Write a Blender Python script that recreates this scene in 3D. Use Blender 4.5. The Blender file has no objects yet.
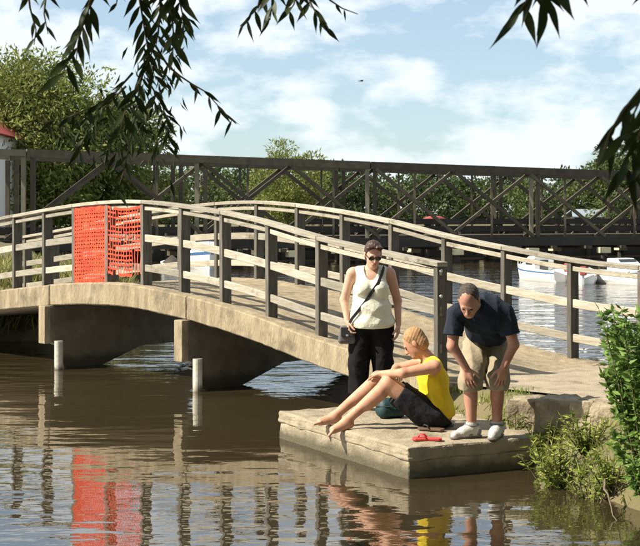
import bpy, bmesh, math, random
import numpy as np
from mathutils import Vector, Matrix

random.seed(7)
rng = np.random.default_rng(7)
R = math.radians
scene = bpy.context.scene
C = scene.collection

# ------------------------------------------------------------------ camera
F = 1350.0                 # focal length in photo pixels (photo 640 wide)
HZ = 216.0                 # row of the horizon in the photo
CAMZ = 2.16                # eye height above the water
cd = bpy.data.cameras.new('Camera')
cam = bpy.data.objects.new('Camera', cd)
C.objects.link(cam)
cam.location = (0, 0, CAMZ)
cam.rotation_euler = (R(90), 0, 0)
cd.sensor_width = 36.0
cd.lens = F / 640.0 * 36.0
cd.shift_y = -(273.0 - HZ) / 640.0
cd.clip_start = 0.1
cd.clip_end = 3000
cd.dof.use_dof = True
cd.dof.focus_distance = 13.0
cd.dof.aperture_fstop = 13.0
scene.camera = cam

# ------------------------------------------------------------------ sun, sky, exposure
SUN_EL = 44.0
SUN_AZ = (-0.975, -0.22)           # where the sun stands, in plan
sl = math.hypot(*SUN_AZ)
sdir = Vector((SUN_AZ[0] / sl * math.cos(R(SUN_EL)), SUN_AZ[1] / sl * math.cos(R(SUN_EL)), math.sin(R(SUN_EL))))
ld = bpy.data.lights.new('sun', 'SUN')
ld.energy = 5.0
ld.angle = R(0.5)
ld.color = (1.0, 0.93, 0.80)
sun = bpy.data.objects.new('sun', ld)
C.objects.link(sun)
sun.rotation_euler = sdir.to_track_quat('Z', 'Y').to_euler()
sun.location = (-20, -5, 30)

world = bpy.data.worlds.new('World')
scene.world = world
world.use_nodes = True
wn = world.node_tree.nodes
wl = world.node_tree.links
wn.clear()
wo = wn.new('ShaderNodeOutputWorld')
sky = wn.new('ShaderNodeTexSky')
sky.sky_type = 'NISHITA'
sky.sun_disc = False
sky.sun_elevation = R(SUN_EL)
sky.sun_rotation = math.atan2(SUN_AZ[0], SUN_AZ[1])
sky.air_density = 1.0
sky.dust_density = 0.6
sky.ozone_density = 1.5
bg1 = wn.new('ShaderNodeBackground'); bg1.inputs[1].default_value = 0.06
bg2 = wn.new('ShaderNodeBackground'); bg2.inputs[0].default_value = (0.91, 0.98, 1.02, 1); bg2.inputs[1].default_value = 0.515
tint = wn.new('ShaderNodeMix'); tint.data_type = 'RGBA'; tint.blend_type = 'MULTIPLY'; tint.inputs[0].default_value = 1.0
tint.inputs[7].default_value = (0.84, 1.0, 1.08, 1)
wl.new(sky.outputs[0], tint.inputs[6]); wl.new(tint.outputs[2], bg1.inputs[0])
tc = wn.new('ShaderNodeTexCoord')
mp = wn.new('ShaderNodeMapping'); mp.inputs['Scale'].default_value = (1, 1, 2.1); mp.inputs['Location'].default_value = (0.35, 0.0, 0.11)
wl.new(tc.outputs['Generated'], mp.inputs[0])
nz = wn.new('ShaderNodeTexNoise'); nz.inputs['Scale'].default_value = 12.5; nz.inputs['Detail'].default_value = 9; nz.inputs['Roughness'].default_value = 0.55; nz.inputs['Distortion'].default_value = 0.0
wl.new(mp.outputs[0], nz.inputs['Vector'])
cr = wn.new('ShaderNodeValToRGB')
cr.color_ramp.elements[0].position = 0.44; cr.color_ramp.elements[0].color = (0.28, 0.28, 0.28, 1)
cr.color_ramp.elements[1].position = 0.57; cr.color_ramp.elements[1].color = (0.93, 0.93, 0.93, 1)
wl.new(nz.outputs['Fac'], cr.inputs[0])
mx = wn.new('ShaderNodeMixShader')
wl.new(cr.outputs[0], mx.inputs[0])
wl.new(bg1.outputs[0], mx.inputs[1])
wl.new(bg2.outputs[0], mx.inputs[2])
wl.new(mx.outputs[0], wo.inputs[0])

scene.view_settings.view_transform = 'Standard'
scene.view_settings.look = 'None'
scene.view_settings.gamma = 1.0
scene.view_settings.exposure = 1.1
scene.view_settings.use_curve_mapping = False

# ------------------------------------------------------------------ helpers
def at(px, py, D):
    """photo pixel at distance D (along the view axis) -> world point"""
    return Vector(((px - 320.0) * D / F, D, CAMZ - (py - HZ) * D / F))

def on_z(px, py, z):
    D = (CAMZ - z) * F / (py - HZ)
    return at(px, py, D)

def tag(o, label=None, cat=None, group=None, kind=None):
    if label: o['label'] = label
    if cat: o['category'] = cat
    if group: o['group'] = group
    if kind: o['kind'] = kind
    return o

def empty(name, loc=(0, 0, 0), rz=0.0):
    o = bpy.data.objects.new(name, None)
    o.empty_display_size = 0.1
    C.objects.link(o)
    o.location = loc
    o.rotation_euler = (0, 0, rz)
    return o

def mesh_obj(name, verts, faces, mat, parent=None, smooth=False):
    me = bpy.data.meshes.new(name)
    me.from_pydata([tuple(map(float, v)) for v in verts], [], [tuple(map(int, f)) for f in faces])
    me.validate()
    me.update()
    if smooth:
        me.polygons.foreach_set('use_smooth', [True] * len(me.polygons))
    o = bpy.data.objects.new(name, me)
    C.objects.link(o)
    if mat: me.materials.append(mat)
    if parent:
        o.parent = parent
    return o

def np_obj(name, V, Q, mat, parent=None, smooth=True):
    me = bpy.data.meshes.new(name)
    n = Q.shape[1]
    me.vertices.add(len(V)); me.vertices.foreach_set('co', V.astype(np.float32).ravel())
    me.loops.add(Q.size); me.loops.foreach_set('vertex_index', Q.astype(np.int32).ravel())
    me.polygons.add(len(Q)); me.polygons.foreach_set('loop_start', np.arange(0, Q.size, n, dtype=np.int32))
    me.update(calc_edges=True)
    me.polygons.foreach_set('use_smooth', [smooth] * len(me.polygons))
    me.validate()
    o = bpy.data.objects.new(name, me)
    C.objects.link(o)
    me.materials.append(mat)
    if parent: o.parent = parent
    return o

class MB:
    """collects shapes of ONE part"""
    def __init__(s): s.v = []; s.f = []
    def add(s, v, f):
        b = len(s.v); s.v += [Vector(p) for p in v]; s.f += [tuple(i + b for i in q) for q in f]
    def box(s, c, ax, ay, az, bev=0.0):
        c = Vector(c); ax = Vector(ax); ay = Vector(ay); az = Vector(az)
        v = [c + ax * i + ay * j + az * k for i in (-1, 1) for j in (-1, 1) for k in (-1, 1)]
        f = [(0, 1, 3, 2), (4, 6, 7, 5), (0, 4, 5, 1), (2, 3, 7, 6), (0, 2, 6, 4), (1, 5, 7, 3)]
        s.add(v, f)
    def bar(s, a, b, w, h, up=(0, 0, 1)):
        a = Vector(a); b = Vector(b); d = (b - a); l = d.length; d.normalize()
        side = d.cross(Vector(up))
        if side.length < 1e-4: side = d.cross(Vector((1, 0, 0)))
        side.normalize(); u = side.cross(d)
        s.box((a + b) / 2, d * l / 2, side * w / 2, u * h / 2)
    def tube(s, pts, rad, n=8, caps=True):
        pts = [Vector(p) for p in pts]
        rings = []
        ref = None
        for i, p in enumerate(pts):
            d = (pts[min(i + 1, len(pts) - 1)] - pts[max(i - 1, 0)]).normalized()
            if ref is None:
                ref = d.orthogonal().normalized()
            ref = (ref - d * ref.dot(d))
            if ref.length < 1e-5: ref = d.orthogonal()
            ref.normalize()
            b = d.cross(ref)
            r = rad[i] if hasattr(rad, '__len__') else rad
            rings.append([p + (ref * math.cos(2 * math.pi * k / n) + b * math.sin(2 * math.pi * k / n)) * r for k in range(n)])
        v = [q for r in rings for q in r]
        f = []
        for i in range(len(rings) - 1):
            for k in range(n):
                f.append((i * n + k, i * n + (k + 1) % n, (i + 1) * n + (k + 1) % n, (i + 1) * n + k))
        if caps:
            f.append(tuple(range(n - 1, -1, -1)))
            f.append(tuple((len(rings) - 1) * n + k for k in range(n)))
        s.add(v, f)
    def prism(s, poly, off):
        """poly: list of points, extruded by vector off"""
        n = len(poly); off = Vector(off)
        v = [Vector(p) for p in poly] + [Vector(p) + off for p in poly]
        f = [tuple(range(n - 1, -1, -1)), tuple(range(n, 2 * n))]
        f += [(k, (k + 1) % n, n + (k + 1) % n, n + k) for k in range(n)]
        s.add(v, f)
    def build(s, name, mat, parent=None, smooth=False, bevel=0.0, seg=2, sub=0):
        me = bpy.data.meshes.new(name)
        bm = bmesh.new()
        vs = [bm.verts.new(p) for p in s.v]
        for q in s.f:
            try: bm.faces.new([vs[i] for i in q])
            except ValueError: pass
        bmesh.ops.recalc_face_normals(bm, faces=bm.faces[:])
        if bevel > 0:
            bmesh.ops.bevel(bm, geom=[e for e in bm.edges if e.is_manifold and e.calc_face_angle(0) > 0.5], offset=bevel, segments=seg, profile=0.5, affect='EDGES', clamp_overlap=True)
        bm.to_mesh(me); bm.free()
        if smooth: me.polygons.foreach_set('use_smooth', [True] * len(me.polygons))
        o = bpy.data.objects.new(name, me); C.objects.link(o)
        if mat: me.materials.append(mat)
        if parent: o.parent = parent
        return o

def roughen(o, amp, freq, seed=0, cuts=0):
    """uneven, worn surface: subdivide and move vertices by noise"""
    from mathutils import noise
    me = o.data
    bm = bmesh.new(); bm.from_mesh(me)
    if cuts: bmesh.ops.subdivide_edges(bm, edges=bm.edges[:], cuts=cuts, use_grid_fill=True)
    off = Vector((seed * 7.3, seed * 3.1, seed * 1.7))
    bm.normal_update()
    mv = [(v, v.normal * (noise.fractal(v.co * freq + off, 0.6, 2.0, 4) * amp)) for v in bm.verts]
    for v, d in mv: v.co += d
    bm.to_mesh(me); bm.free(); me.update()

# ------------------------------------------------------------------ materials
MATS = {}
def mat(name, col, rough=0.7, col2=None, nscale=6.0, namt=0.5, bump=0.0, bscale=40.0, stretch=(1, 1, 1), rnd=0.0, spec=0.4, metallic=0.0, col3=None, n3=1.2, t3=(0.55, 0.7), wet=None):
    m = bpy.data.materials.new(name); m.use_nodes = True
    nt = m.node_tree; n = nt.nodes; l = nt.links
    p = n['Principled BSDF']
    p.inputs['Roughness'].default_value = rough
    p.inputs['Specular IOR Level'].default_value = spec
    p.inputs['Metallic'].default_value = metallic
    col = tuple(col) + (1,)
    g = n.new('ShaderNodeNewGeometry')
    ma = n.new('ShaderNodeMapping'); ma.inputs['Scale'].default_value = stretch
    l.new(g.outputs['Position'], ma.inputs[0])
    out = None
    if col2:
        nz = n.new('ShaderNodeTexNoise'); nz.inputs['Scale'].default_value = nscale; nz.inputs['Detail'].default_value = 7; nz.inputs['Roughness'].default_value = 0.62
        l.new(ma.outputs[0], nz.inputs['Vector'])
        rp = n.new('ShaderNodeValToRGB')
        rp.color_ramp.elements[0].position = 0.5 - 0.22 / max(namt, .1) * 0.5; rp.color_ramp.elements[0].color = col
        rp.color_ramp.elements[1].position = 0.5 + 0.22 / max(namt, .1) * 0.5; rp.color_ramp.elements[1].color = tuple(col2) + (1,)
        l.new(nz.outputs['Fac'], rp.inputs[0])
        out = rp.outputs[0]
    if col3:
        nz3 = n.new('ShaderNodeTexNoise'); nz3.inputs['Scale'].default_value = n3; nz3.inputs['Detail'].default_value = 9; nz3.inputs['Roughness'].default_value = 0.7
        l.new(g.outputs['Position'], nz3.inputs['Vector'])
        r3 = n.new('ShaderNodeValToRGB'); r3.color_ramp.elements[0].position = t3[0]; r3.color_ramp.elements[1].position = t3[1]
        l.new(nz3.outputs['Fac'], r3.inputs[0])
        mix = n.new('ShaderNodeMix'); mix.data_type = 'RGBA'
        l.new(r3.outputs[0], mix.inputs[0])
        if out: l.new(out, mix.inputs[6])
        else: mix.inputs[6].default_value = col
        mix.inputs[7].default_value = tuple(col3) + (1,)
        out = mix.outputs[2]
    if wet is not None:      # dark algae line at the waterline
        sx = n.new('ShaderNodeSeparateXYZ'); l.new(g.outputs['Position'], sx.inputs[0])
        nw = n.new('ShaderNodeTexNoise'); nw.inputs['Scale'].default_value = 7.0; nw.inputs['Detail'].default_value = 6; l.new(ma.outputs[0], nw.inputs['Vector'])
        m1 = n.new('ShaderNodeMath'); m1.operation = 'MULTIPLY_ADD'; m1.inputs[1].default_value = 0.16; l.new(nw.outputs['Fac'], m1.inputs[0]); l.new(sx.outputs['Z'], m1.inputs[2])
        mw = n.new('ShaderNodeMapRange'); mw.inputs[1].default_value = wet + .03; mw.inputs[2].default_value = wet + .12; mw.inputs[3].default_value = 0.85; mw.inputs[4].default_value = 0.0; l.new(m1.outputs[0], mw.inputs[0])
        mixw = n.new('ShaderNodeMix'); mixw.data_type = 'RGBA'; l.new(mw.outputs[0], mixw.inputs[0])
        if out: l.new(out, mixw.inputs[6])
        else: mixw.inputs[6].default_value = col
        mixw.inputs[7].default_value = (0.05, 0.043, 0.022, 1)
        out = mixw.outputs[2]
    if rnd > 0:
        oi = n.new('ShaderNodeObjectInfo')
        mr = n.new('ShaderNodeMapRange'); mr.inputs[3].default_value = 1 - rnd; mr.inputs[4].default_value = 1 + rnd
        l.new(oi.outputs['Random'], mr.inputs[0])
        hs = n.new('ShaderNodeHueSaturation')
        l.new(mr.outputs[0], hs.inputs['Value'])
        if out: l.new(out, hs.inputs['Color'])
        else: hs.inputs['Color'].default_value = col
        out = hs.outputs[0]
    if out: l.new(out, p.inputs['Base Color'])
    else: p.inputs['Base Color'].default_value = col
    if bump > 0:
        nb = n.new('ShaderNodeTexNoise'); nb.inputs['Scale'].default_value = bscale; nb.inputs['Detail'].default_value = 6
        l.new(ma.outputs[0], nb.inputs['Vector'])
        b = n.new('ShaderNodeBump'); b.inputs['Strength'].default_value = 1.0; b.inputs['Distance'].default_value = bump
        l.new(nb.outputs['Fac'], b.inputs['Height'])
        l.new(b.outputs[0], p.inputs['Normal'])
    MATS[name] = m
    return m

def leafmat(name, col, col2, nscale=1.5, trans=0.35, rough=0.5):
    m = bpy.data.materials.new(name); m.use_nodes = True
    nt = m.node_tree; n = nt.nodes; l = nt.links
    p = n['Principled BSDF']; p.inputs['Roughness'].default_value = rough; p.inputs['Specular IOR Level'].default_value = 0.18
    g = n.new('ShaderNodeNewGeometry')
    nz = n.new('ShaderNodeTexNoise'); nz.inputs['Scale'].default_value = nscale; nz.inputs['Detail'].default_value = 3
    l.new(g.outputs['Position'], nz.inputs['Vector'])
    rp = n.new('ShaderNodeValToRGB')
    rp.color_ramp.elements[0].position = 0.36; rp.color_ramp.elements[0].color = tuple(col) + (1,)
    rp.color_ramp.elements[1].position = 0.64; rp.color_ramp.elements[1].color = tuple(col2) + (1,)
    l.new(nz.outputs['Fac'], rp.inputs[0])
    mr = n.new('ShaderNodeMapRange'); mr.inputs[3].default_value = 0.6; mr.inputs[4].default_value = 1.4
    l.new(g.outputs['Random Per Island'], mr.inputs[0])
    hs = n.new('ShaderNodeHueSaturation'); l.new(mr.outputs[0], hs.inputs['Value']); l.new(rp.outputs[0], hs.inputs['Color'])
    l.new(hs.outputs[0], p.inputs['Base Color'])
    t = n.new('ShaderNodeBsdfTranslucent'); l.new(hs.outputs[0], t.inputs[0])
    mxs = n.new('ShaderNodeMixShader'); mxs.inputs[0].default_value = trans
    l.new(p.outputs[0], mxs.inputs[1]); l.new(t.outputs[0], mxs.inputs[2])
    l.new(mxs.outputs[0], n['Material Output'].inputs[0])
    return m

M_conc = mat('concrete_bridge', (0.34, 0.275, 0.175), 0.9, (0.195, 0.15, 0.09), 3.0, 0.6, 0.014, 30, stretch=(3.0, 3.0, 0.6), col3=(0.085, 0.072, 0.045), n3=2.2, t3=(0.52, 0.74))
M_dock = mat('concrete_dock', (0.32, 0.265, 0.18), 0.92, (0.19, 0.155, 0.102), 5.0, 0.55, 0.010, 45, col3=(0.09, 0.08, 0.05), n3=3.2, t3=(0.52, 0.74), wet=0.10)
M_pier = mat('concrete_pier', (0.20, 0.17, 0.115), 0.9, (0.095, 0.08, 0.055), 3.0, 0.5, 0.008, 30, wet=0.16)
M_pile = mat('pile_paint', (0.62, 0.58, 0.48), 0.85, (0.42, 0.38, 0.29), 8, 0.5, 0.004, 40, wet=0.06)
M_wood = mat('weathered_wood', (0.40, 0.365, 0.29), 0.85, (0.22, 0.19, 0.135), 9, 0.5, 0.005, 60, stretch=(0.45, 0.45, 4), rnd=0.28, col3=(0.13, 0.105, 0.07), n3=3.5, t3=(0.56, 0.72))
M_post = mat('post_wood', (0.16, 0.146, 0.118), 0.85, (0.06, 0.053, 0.041), 10, 0.5, 0.004, 60, stretch=(3, 3, 0.4), rnd=0.2)
M_path = mat('path_gravel', (0.33, 0.27, 0.19), 0.95, (0.22, 0.175, 0.12), 5, 0.6, 0.012, 70, col3=(0.13, 0.105, 0.065), n3=2.5, t3=(0.56, 0.74))
M_soil = mat('ground_soil', (0.14, 0.105, 0.055), 0.95, (0.085, 0.09, 0.03), 1.3, 0.5, 0.02, 25)
M_stone = mat('stone', (0.34, 0.28, 0.19), 0.9, (0.17, 0.135, 0.085), 6, 0.6, 0.016, 30, rnd=0.15, col3=(0.07, 0.065, 0.035), n3=4, t3=(0.54, 0.70))
M_root = mat('root', (0.15, 0.115, 0.075), 0.9, (0.09, 0.07, 0.045), 12, 0.5, 0.004, 40)
M_truss = mat('truss_timber', (0.095, 0.078, 0.048), 0.85, (0.045, 0.038, 0.025), 3, 0.5, 0.0, rnd=0.25)
M_quay = mat('quay_timber', (0.04, 0.034, 0.026), 0.9, (0.024, 0.021, 0.017), 2, 0.5)
M_bark = mat('bark', (0.11, 0.085, 0.06), 0.9, (0.06, 0.048, 0.035), 8, 0.5, 0.01, 30)
M_twig = mat('twig', (0.09, 0.075, 0.035), 0.8)
M_orange = mat('orange_plastic', (0.66, 0.075, 0.022), 0.6, (0.50, 0.032, 0.012), 6, 0.7)
M_white = mat('boat_white', (0.78, 0.77, 0.73), 0.35, (0.66, 0.65, 0.60), 3, 0.5)
M_glassd = mat('boat_glass', (0.02, 0.025, 0.03), 0.1, spec=0.8)
M_blue = mat('boat_blue', (0.05, 0.12, 0.25), 0.4)
M_redc = mat('red_cover', (0.32, 0.06, 0.05), 0.7, (0.24, 0.05, 0.045), 3, .5)
M_redroof = mat('red_roof', (0.42, 0.06, 0.05), 0.8, (0.33, 0.05, 0.04), 1.5, .5)
M_render = mat('house_render', (0.76, 0.74, 0.70), 0.9)
M_slate = mat('pale_roof', (0.20, 0.235, 0.26), 0.7)
M_padyel = mat('pile_cap', (0.62, 0.56, 0.34), 0.85, (0.45, 0.40, 0.24), 4, .5)
M_steel = mat('steel', (0.55, 0.55, 0.53), 0.4, metallic=0.6)
M_rope = mat('rope', (0.5, 0.46, 0.36), 0.9)

M_skinw = mat('skin_fair', (0.516, 0.310, 0.215), 0.62, (0.473, 0.267, 0.181), 14, .6, 0.0008, 120, col3=(0.42, 0.19, 0.13), n3=7, t3=(0.5, 0.72))
M_skinm = mat('skin_tanned', (0.459, 0.246, 0.152), 0.62, (0.410, 0.209, 0.127), 14, .6, 0.0008, 120, col3=(0.36, 0.155, 0.085), n3=7, t3=(0.5, 0.72))
M_skins = mat('skin_sunburnt', (0.410, 0.209, 0.139), 0.62, (0.353, 0.168, 0.111), 14, .6, 0.0008, 120, col3=(0.33, 0.12, 0.08), n3=7, t3=(0.5, 0.72))
M_top = mat('cream_cotton', (0.671, 0.662, 0.533), 0.9, (0.628, 0.619, 0.490), 9, .5, 0.008, 20, spec=0.12)
M_blackc = mat('black_cloth', (0.007, 0.0065, 0.007), 0.95, (0.012, 0.011, 0.011), 9, .5, 0.008, 20, spec=0.12)
M_yellow = mat('yellow_cotton', (0.680, 0.510, 0.030), 0.85, (0.629, 0.451, 0.025), 9, .5, 0.008, 20, spec=0.12)
M_darkc = mat('charcoal_cloth', (0.014, 0.014, 0.016), 0.95, (0.022, 0.022, 0.024), 9, .5, 0.008, 20, spec=0.12)
M_navy = mat('navy_cotton', (0.022, 0.027, 0.038), 0.95, (0.015, 0.019, 0.028), 9, .5, 0.008, 20, spec=0.12)
M_khaki = mat('khaki_cotton', (0.30, 0.25, 0.17), 0.9, (0.23, 0.19, 0.125), 9, .5, 0.007, 22, spec=0.12)
M_hairb = mat('hair_brown', (0.035, 0.016, 0.010), 0.45, (0.06, 0.028, 0.016), 40, .5, 0.004, 90, stretch=(1, 1, .3))
M_hairs = mat('hair_sandy', (0.36, 0.21, 0.09), 0.7, (0.25, 0.135, 0.055), 70, .7, 0.004, 150)
M_hairg = mat('hair_grey_brown', (0.022, 0.016, 0.012), 0.8, (0.075, 0.056, 0.043), 70, .7, 0.004, 150)
M_lens = mat('lens_black', (0.008, 0.006, 0.006), 0.12, spec=0.7)
M_lip = mat('lips', (0.42, 0.15, 0.12), 0.5)
M_eye = mat('eye_dark', (0.03, 0.02, 0.018), 0.3)
M_shoe = mat('shoe_white', (0.52, 0.50, 0.45), 0.7, (0.40, 0.38, 0.33), 20, .5, .003, 60)
M_panel = mat('shoe_panel', (0.13, 0.125, 0.12), 0.7, (0.20, 0.19, 0.18), 30, .5)
M_sole = mat('shoe_sole', (0.16, 0.15, 0.14), 0.8)
M_strap = mat('strap_black', (0.015, 0.014, 0.014), 0.7)
M_bagg = mat('bag_grey', (0.11, 0.10, 0.095), 0.8, (0.08, 0.075, 0.07), 15, .5)
M_teal = mat('teal_nylon', (0.008, 0.042, 0.044), 0.6, (0.006, 0.028, 0.032), 12, .5, .003, 30)
M_redp = mat('red_plastic', (0.50, 0.05, 0.04), 0.55)
M_brownl = mat('brown_leather', (0.10, 0.06, 0.035), 0.6)
M_birdm = mat('bird_dark', (0.06, 0.055, 0.05), 0.8)

LM_willow = leafmat('willow_leaf', (0.020, 0.032, 0.009), (0.040, 0.058, 0.014), 3.0, 0.18)
LM_far = leafmat('far_leaf', (0.055, 0.08, 0.024), (0.10, 0.125, 0.036), 0.5, 0.3)
LM_far2 = leafmat('far_leaf_dark', (0.035, 0.056, 0.02), (0.065, 0.09, 0.03), 0.5, 0.3)
LM_big = leafmat('bush_willow_leaf', (0.13, 0.16, 0.035), (0.22, 0.24, 0.065), 0.7, 0.35)
LM_bush = leafmat('bank_bush_leaf', (0.085, 0.16, 0.03), (0.16, 0.25, 0.055), 5, 0.35)
LM_grass = leafmat('bank_grass', (0.15, 0.205, 0.03), (0.28, 0.31, 0.07), 4, 0.35)
LM_reed = leafmat('reed_grass', (0.16, 0.165, 0.05), (0.27, 0.25, 0.09), 3, 0.3)

# water
M_water = bpy.data.materials.new('water'); M_water.use_nodes = True
_nt = M_water.node_tree; _n = _nt.nodes; _l = _nt.links
_p = _n['Principled BSDF']
_p.inputs['Base Color'].default_value = (0.028, 0.021, 0.010, 1)
_p.inputs['Roughness'].default_value = 0.015
_p.inputs['IOR'].default_value = 3.0
_g = _n.new('ShaderNodeNewGeometry')
def _wave(scale, detail, sx, sy, rot=0.0):
    ma = _n.new('ShaderNodeMapping'); ma.inputs['Scale'].default_value = (sx, sy, 1); ma.inputs['Rotation'].default_value = (0, 0, rot)
    _l.new(_g.outputs['Position'], ma.inputs[0])
    z = _n.new('ShaderNodeTexNoise'); z.inputs['Scale'].default_value = scale; z.inputs['Detail'].default_value = detail; z.inputs['Roughness'].default_value = 0.5
    _l.new(ma.outputs[0], z.inputs['Vector'])
    return z.outputs['Fac']
def _mul(a, k):
    m = _n.new('ShaderNodeMath'); m.operation = 'MULTIPLY'; _l.new(a, m.inputs[0]); m.inputs[1].default_value = k; return m.outputs[0]
def _add(a, b):
    m = _n.new('ShaderNodeMath'); m.operation = 'ADD'; _l.new(a, m.inputs[0]); _l.new(b, m.inputs[1]); return m.outputs[0]
_h = _add(_add(_mul(_wave(1.1, 2, 0.55, 1.3, 0.15), 0.017), _mul(_wave(4.2, 2, 0.6, 1.2, -0.2), 0.0036)), _mul(_wave(14, 2, 0.7, 1.1, 0.3), 0.0004))
_sy = _n.new('ShaderNodeSeparateXYZ'); _l.new(_g.outputs['Position'], _sy.inputs[0])
_mr = _n.new('ShaderNodeMapRange'); _mr.inputs[1].default_value = 15.5; _mr.inputs[2].default_value = 21.0; _mr.inputs[3].default_value = 1.0; _mr.inputs[4].default_value = 4.0
_l.new(_sy.outputs['Y'], _mr.inputs[0])
_mm = _n.new('ShaderNodeMath'); _mm.operation = 'MULTIPLY'; _l.new(_h, _mm.inputs[0]); _l.new(_mr.outputs[0], _mm.inputs[1]); _h = _mm.outputs[0]
_b = _n.new('ShaderNodeBump'); _b.inputs['Strength'].default_value = 1.0; _b.inputs['Distance'].default_value = 1.0
_l.new(_h, _b.inputs['Height']); _l.new(_b.outputs[0], _p.inputs['Normal'])

# ------------------------------------------------------------------ ground and water
LAND_R = [(0.30, 14.75), (0.72, 13.75), (1.80, 11.75), (2.02, 10.75), (2.5, 9.5), (3.2, 7.5), (3.4, 4.5), (2.4, 2.4), (0.5, 1.6), (-3, 1.0), (-40, -3), (-400, -30), (-400, -200), (500, -200), (500, 6), (40, 8), (12, 12.0), (6.0, 13.4), (3.9, 15.0), (2.55, 16.5), (1.2, 16.3)]
LAND_L = [(-400, 10), (-60, 15), (-9, 19.8), (-6.7, 21.6), (-5.6, 23.2), (-4.4, 23.5), (-3.1, 24.0), (-2.7, 25.2), (-4.0, 29), (-8, 43), (-13, 62.5), (-8, 66), (5, 71), (20, 77), (60, 90), (500, 100), (500, 1500), (-400, 1500)]
def poly_sd(P, poly):
    poly = np.array(poly, float); n = len(poly)
    d = np.full(len(P), 1e9); ins = np.zeros(len(P), bool)
    for i in range(n):
        a = poly[i]; b = poly[(i + 1) % n]
        e = b - a; w = P - a
        t = np.clip((w @ e) / (e @ e), 0, 1)
        d = np.minimum(d, np.hypot(*(w - t[:, None] * e).T))
        c = ((a[1] <= P[:, 1]) != (b[1] <= P[:, 1]))
        with np.errstate(divide='ignore', invalid='ignore'):
            xi = a[0] + (P[:, 1] - a[1]) / (b[1] - a[1]) * (b[0] - a[0]) if b[1] != a[1] else np.full(len(P), 1e18)
        ins ^= c & (P[:, 0] < xi)
    return np.where(ins, d, -d)
def vnoise(P, f, seed=0):
    r = np.random.default_rng(seed); out = np.zeros(len(P))
    for k in range(6):
        a = r.uniform(0, 6.28); w = f * r.uniform(.6, 1.8)
        out += np.sin(P[:, 0] * w * math.cos(a) + P[:, 1] * w * math.sin(a) + r.uniform(0, 6.28))
    return out / 6
xs = np.concatenate([np.linspace(-400, -60, 12)[:-1], np.linspace(-60, -9, 40)[:-1], np.linspace(-9, -0.5, 70)[:-1], np.linspace(-0.5, 5, 100)[:-1], np.linspace(5, 60, 45)[:-1], np.linspace(60, 500, 12)])
ys = np.concatenate([np.linspace(-200, 0, 16)[:-1], np.linspace(0, 8, 40)[:-1], np.linspace(8, 17, 120)[:-1], np.linspace(17, 30, 70)[:-1], np.linspace(30, 80, 50)[:-1], np.linspace(80, 1500, 24)])
gx, gy = np.meshgrid(xs, ys, indexing='ij')
GP = np.stack([gx.ravel(), gy.ravel()], 1)
def land_z(P):
    dr = poly_sd(P, LAND_R); dl = poly_sd(P, LAND_L)
    def prof(d, top, w):
        up = top * np.clip(d / w, 0, 1) ** 0.75
        dn = np.clip(d * 0.9, -1.0, 0)
        return np.where(d > 0, up, dn)
    wob = vnoise(P, 3.0, 3) * 0.10
    zr = prof(dr + wob * np.clip(np.abs(dr), 0, 1), 0.49, 0.42)
    topl = 0.85 + 0.6 * np.clip((P[:, 1] - 40) / 30, 0, 1)
    zl = prof(dl + wob * 1.5, topl, 1.1)
    z = np.maximum(zr, zl)
    z = np.where(dl > 2, z + vnoise(P, .6, 5) * 0.08, z)
    z = z + np.where((np.maximum(dr, dl) > 0) & (np.maximum(dr, dl) < .6), vnoise(P, 14, 9) * 0.02, 0)
    return z
gz = land_z(GP)
nx_, ny_ = len(xs), len(ys)
ii = np.arange(nx_ * ny_).reshape(nx_, ny_)
GQ = np.stack([ii[:-1, :-1].ravel(), ii[1:, :-1].ravel(), ii[1:, 1:].ravel(), ii[:-1, 1:].ravel()], 1)
ground = np_obj('ground', np.column_stack([GP, gz]), GQ, M_soil)
tag(ground, kind='structure')
def gz_at(x, y):
    return float(land_z(np.array([[x, y]]))[0])

water = mesh_obj('water', [(-390, -190, 0), (490, -190, 0), (490, 1400, 0), (-390, 1400, 0)], [(0, 1, 2, 3)], M_water)
tag(water, kind='structure')

# ------------------------------------------------------------------ footbridge
U = Vector((0.673, -0.739, 0)); U.normalize()
N = Vector((0.739, 0.673, 0)); N.normalize()
B0 = Vector((-0.056, 15.2, 0))
_pt = [-12, -10.5, -8.8, -7.0, -6.2, -5.2, -4.4, -3.5, -2.2, -1.0, 0.0, 0.9, 1.9, 2.7, 3.4, 6]
_pz = [0.58, 0.66, 0.83, 1.04, 1.12, 1.21, 1.255, 1.265, 1.17, 1.015, 0.83, 0.70, 0.575, 0.515, 0.50, 0.50]
def _spl(t):
    # smooth (cubic hermite) interpolation of the deck profile
    i = max(0, min(len(_pt) - 2, int(np.searchsorted(_pt, t)) - 1))
    def sl(k):
        if k <= 0: return (_pz[1] - _pz[0]) / (_pt[1] - _pt[0])
        if k >= len(_pt) - 1: return 0.0
        return (_pz[k + 1] - _pz[k - 1]) / (_pt[k + 1] - _pt[k - 1])
    h = _pt[i + 1] - _pt[i]; s = (t - _pt[i]) / h
    return (2 * s**3 - 3 * s**2 + 1) * _pz[i] + (s**3 - 2 * s**2 + s) * h * sl(i) + (-2 * s**3 + 3 * s**2) * _pz[i + 1] + (s**3 - s**2) * h * sl(i + 1)
def BP(t, v, z=0.0):
    return B0 + U * t + N * v + Vector((0, 0, z))
WB = 2.10
bridge = empty('footbridge', BP(-4, 1.05, 0))
tag(bridge, 'humped concrete footbridge with weathered timber post and rail sides', 'bridge')
BI = -Vector(bridge.location)
def bpart(mb, name, m, parent=bridge, **k):
    o = mb.build(name, m, None, **k)
    o.parent = parent
    if parent is bridge: o.matrix_parent_inverse = Matrix.Translation(BI)
    return o
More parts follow.
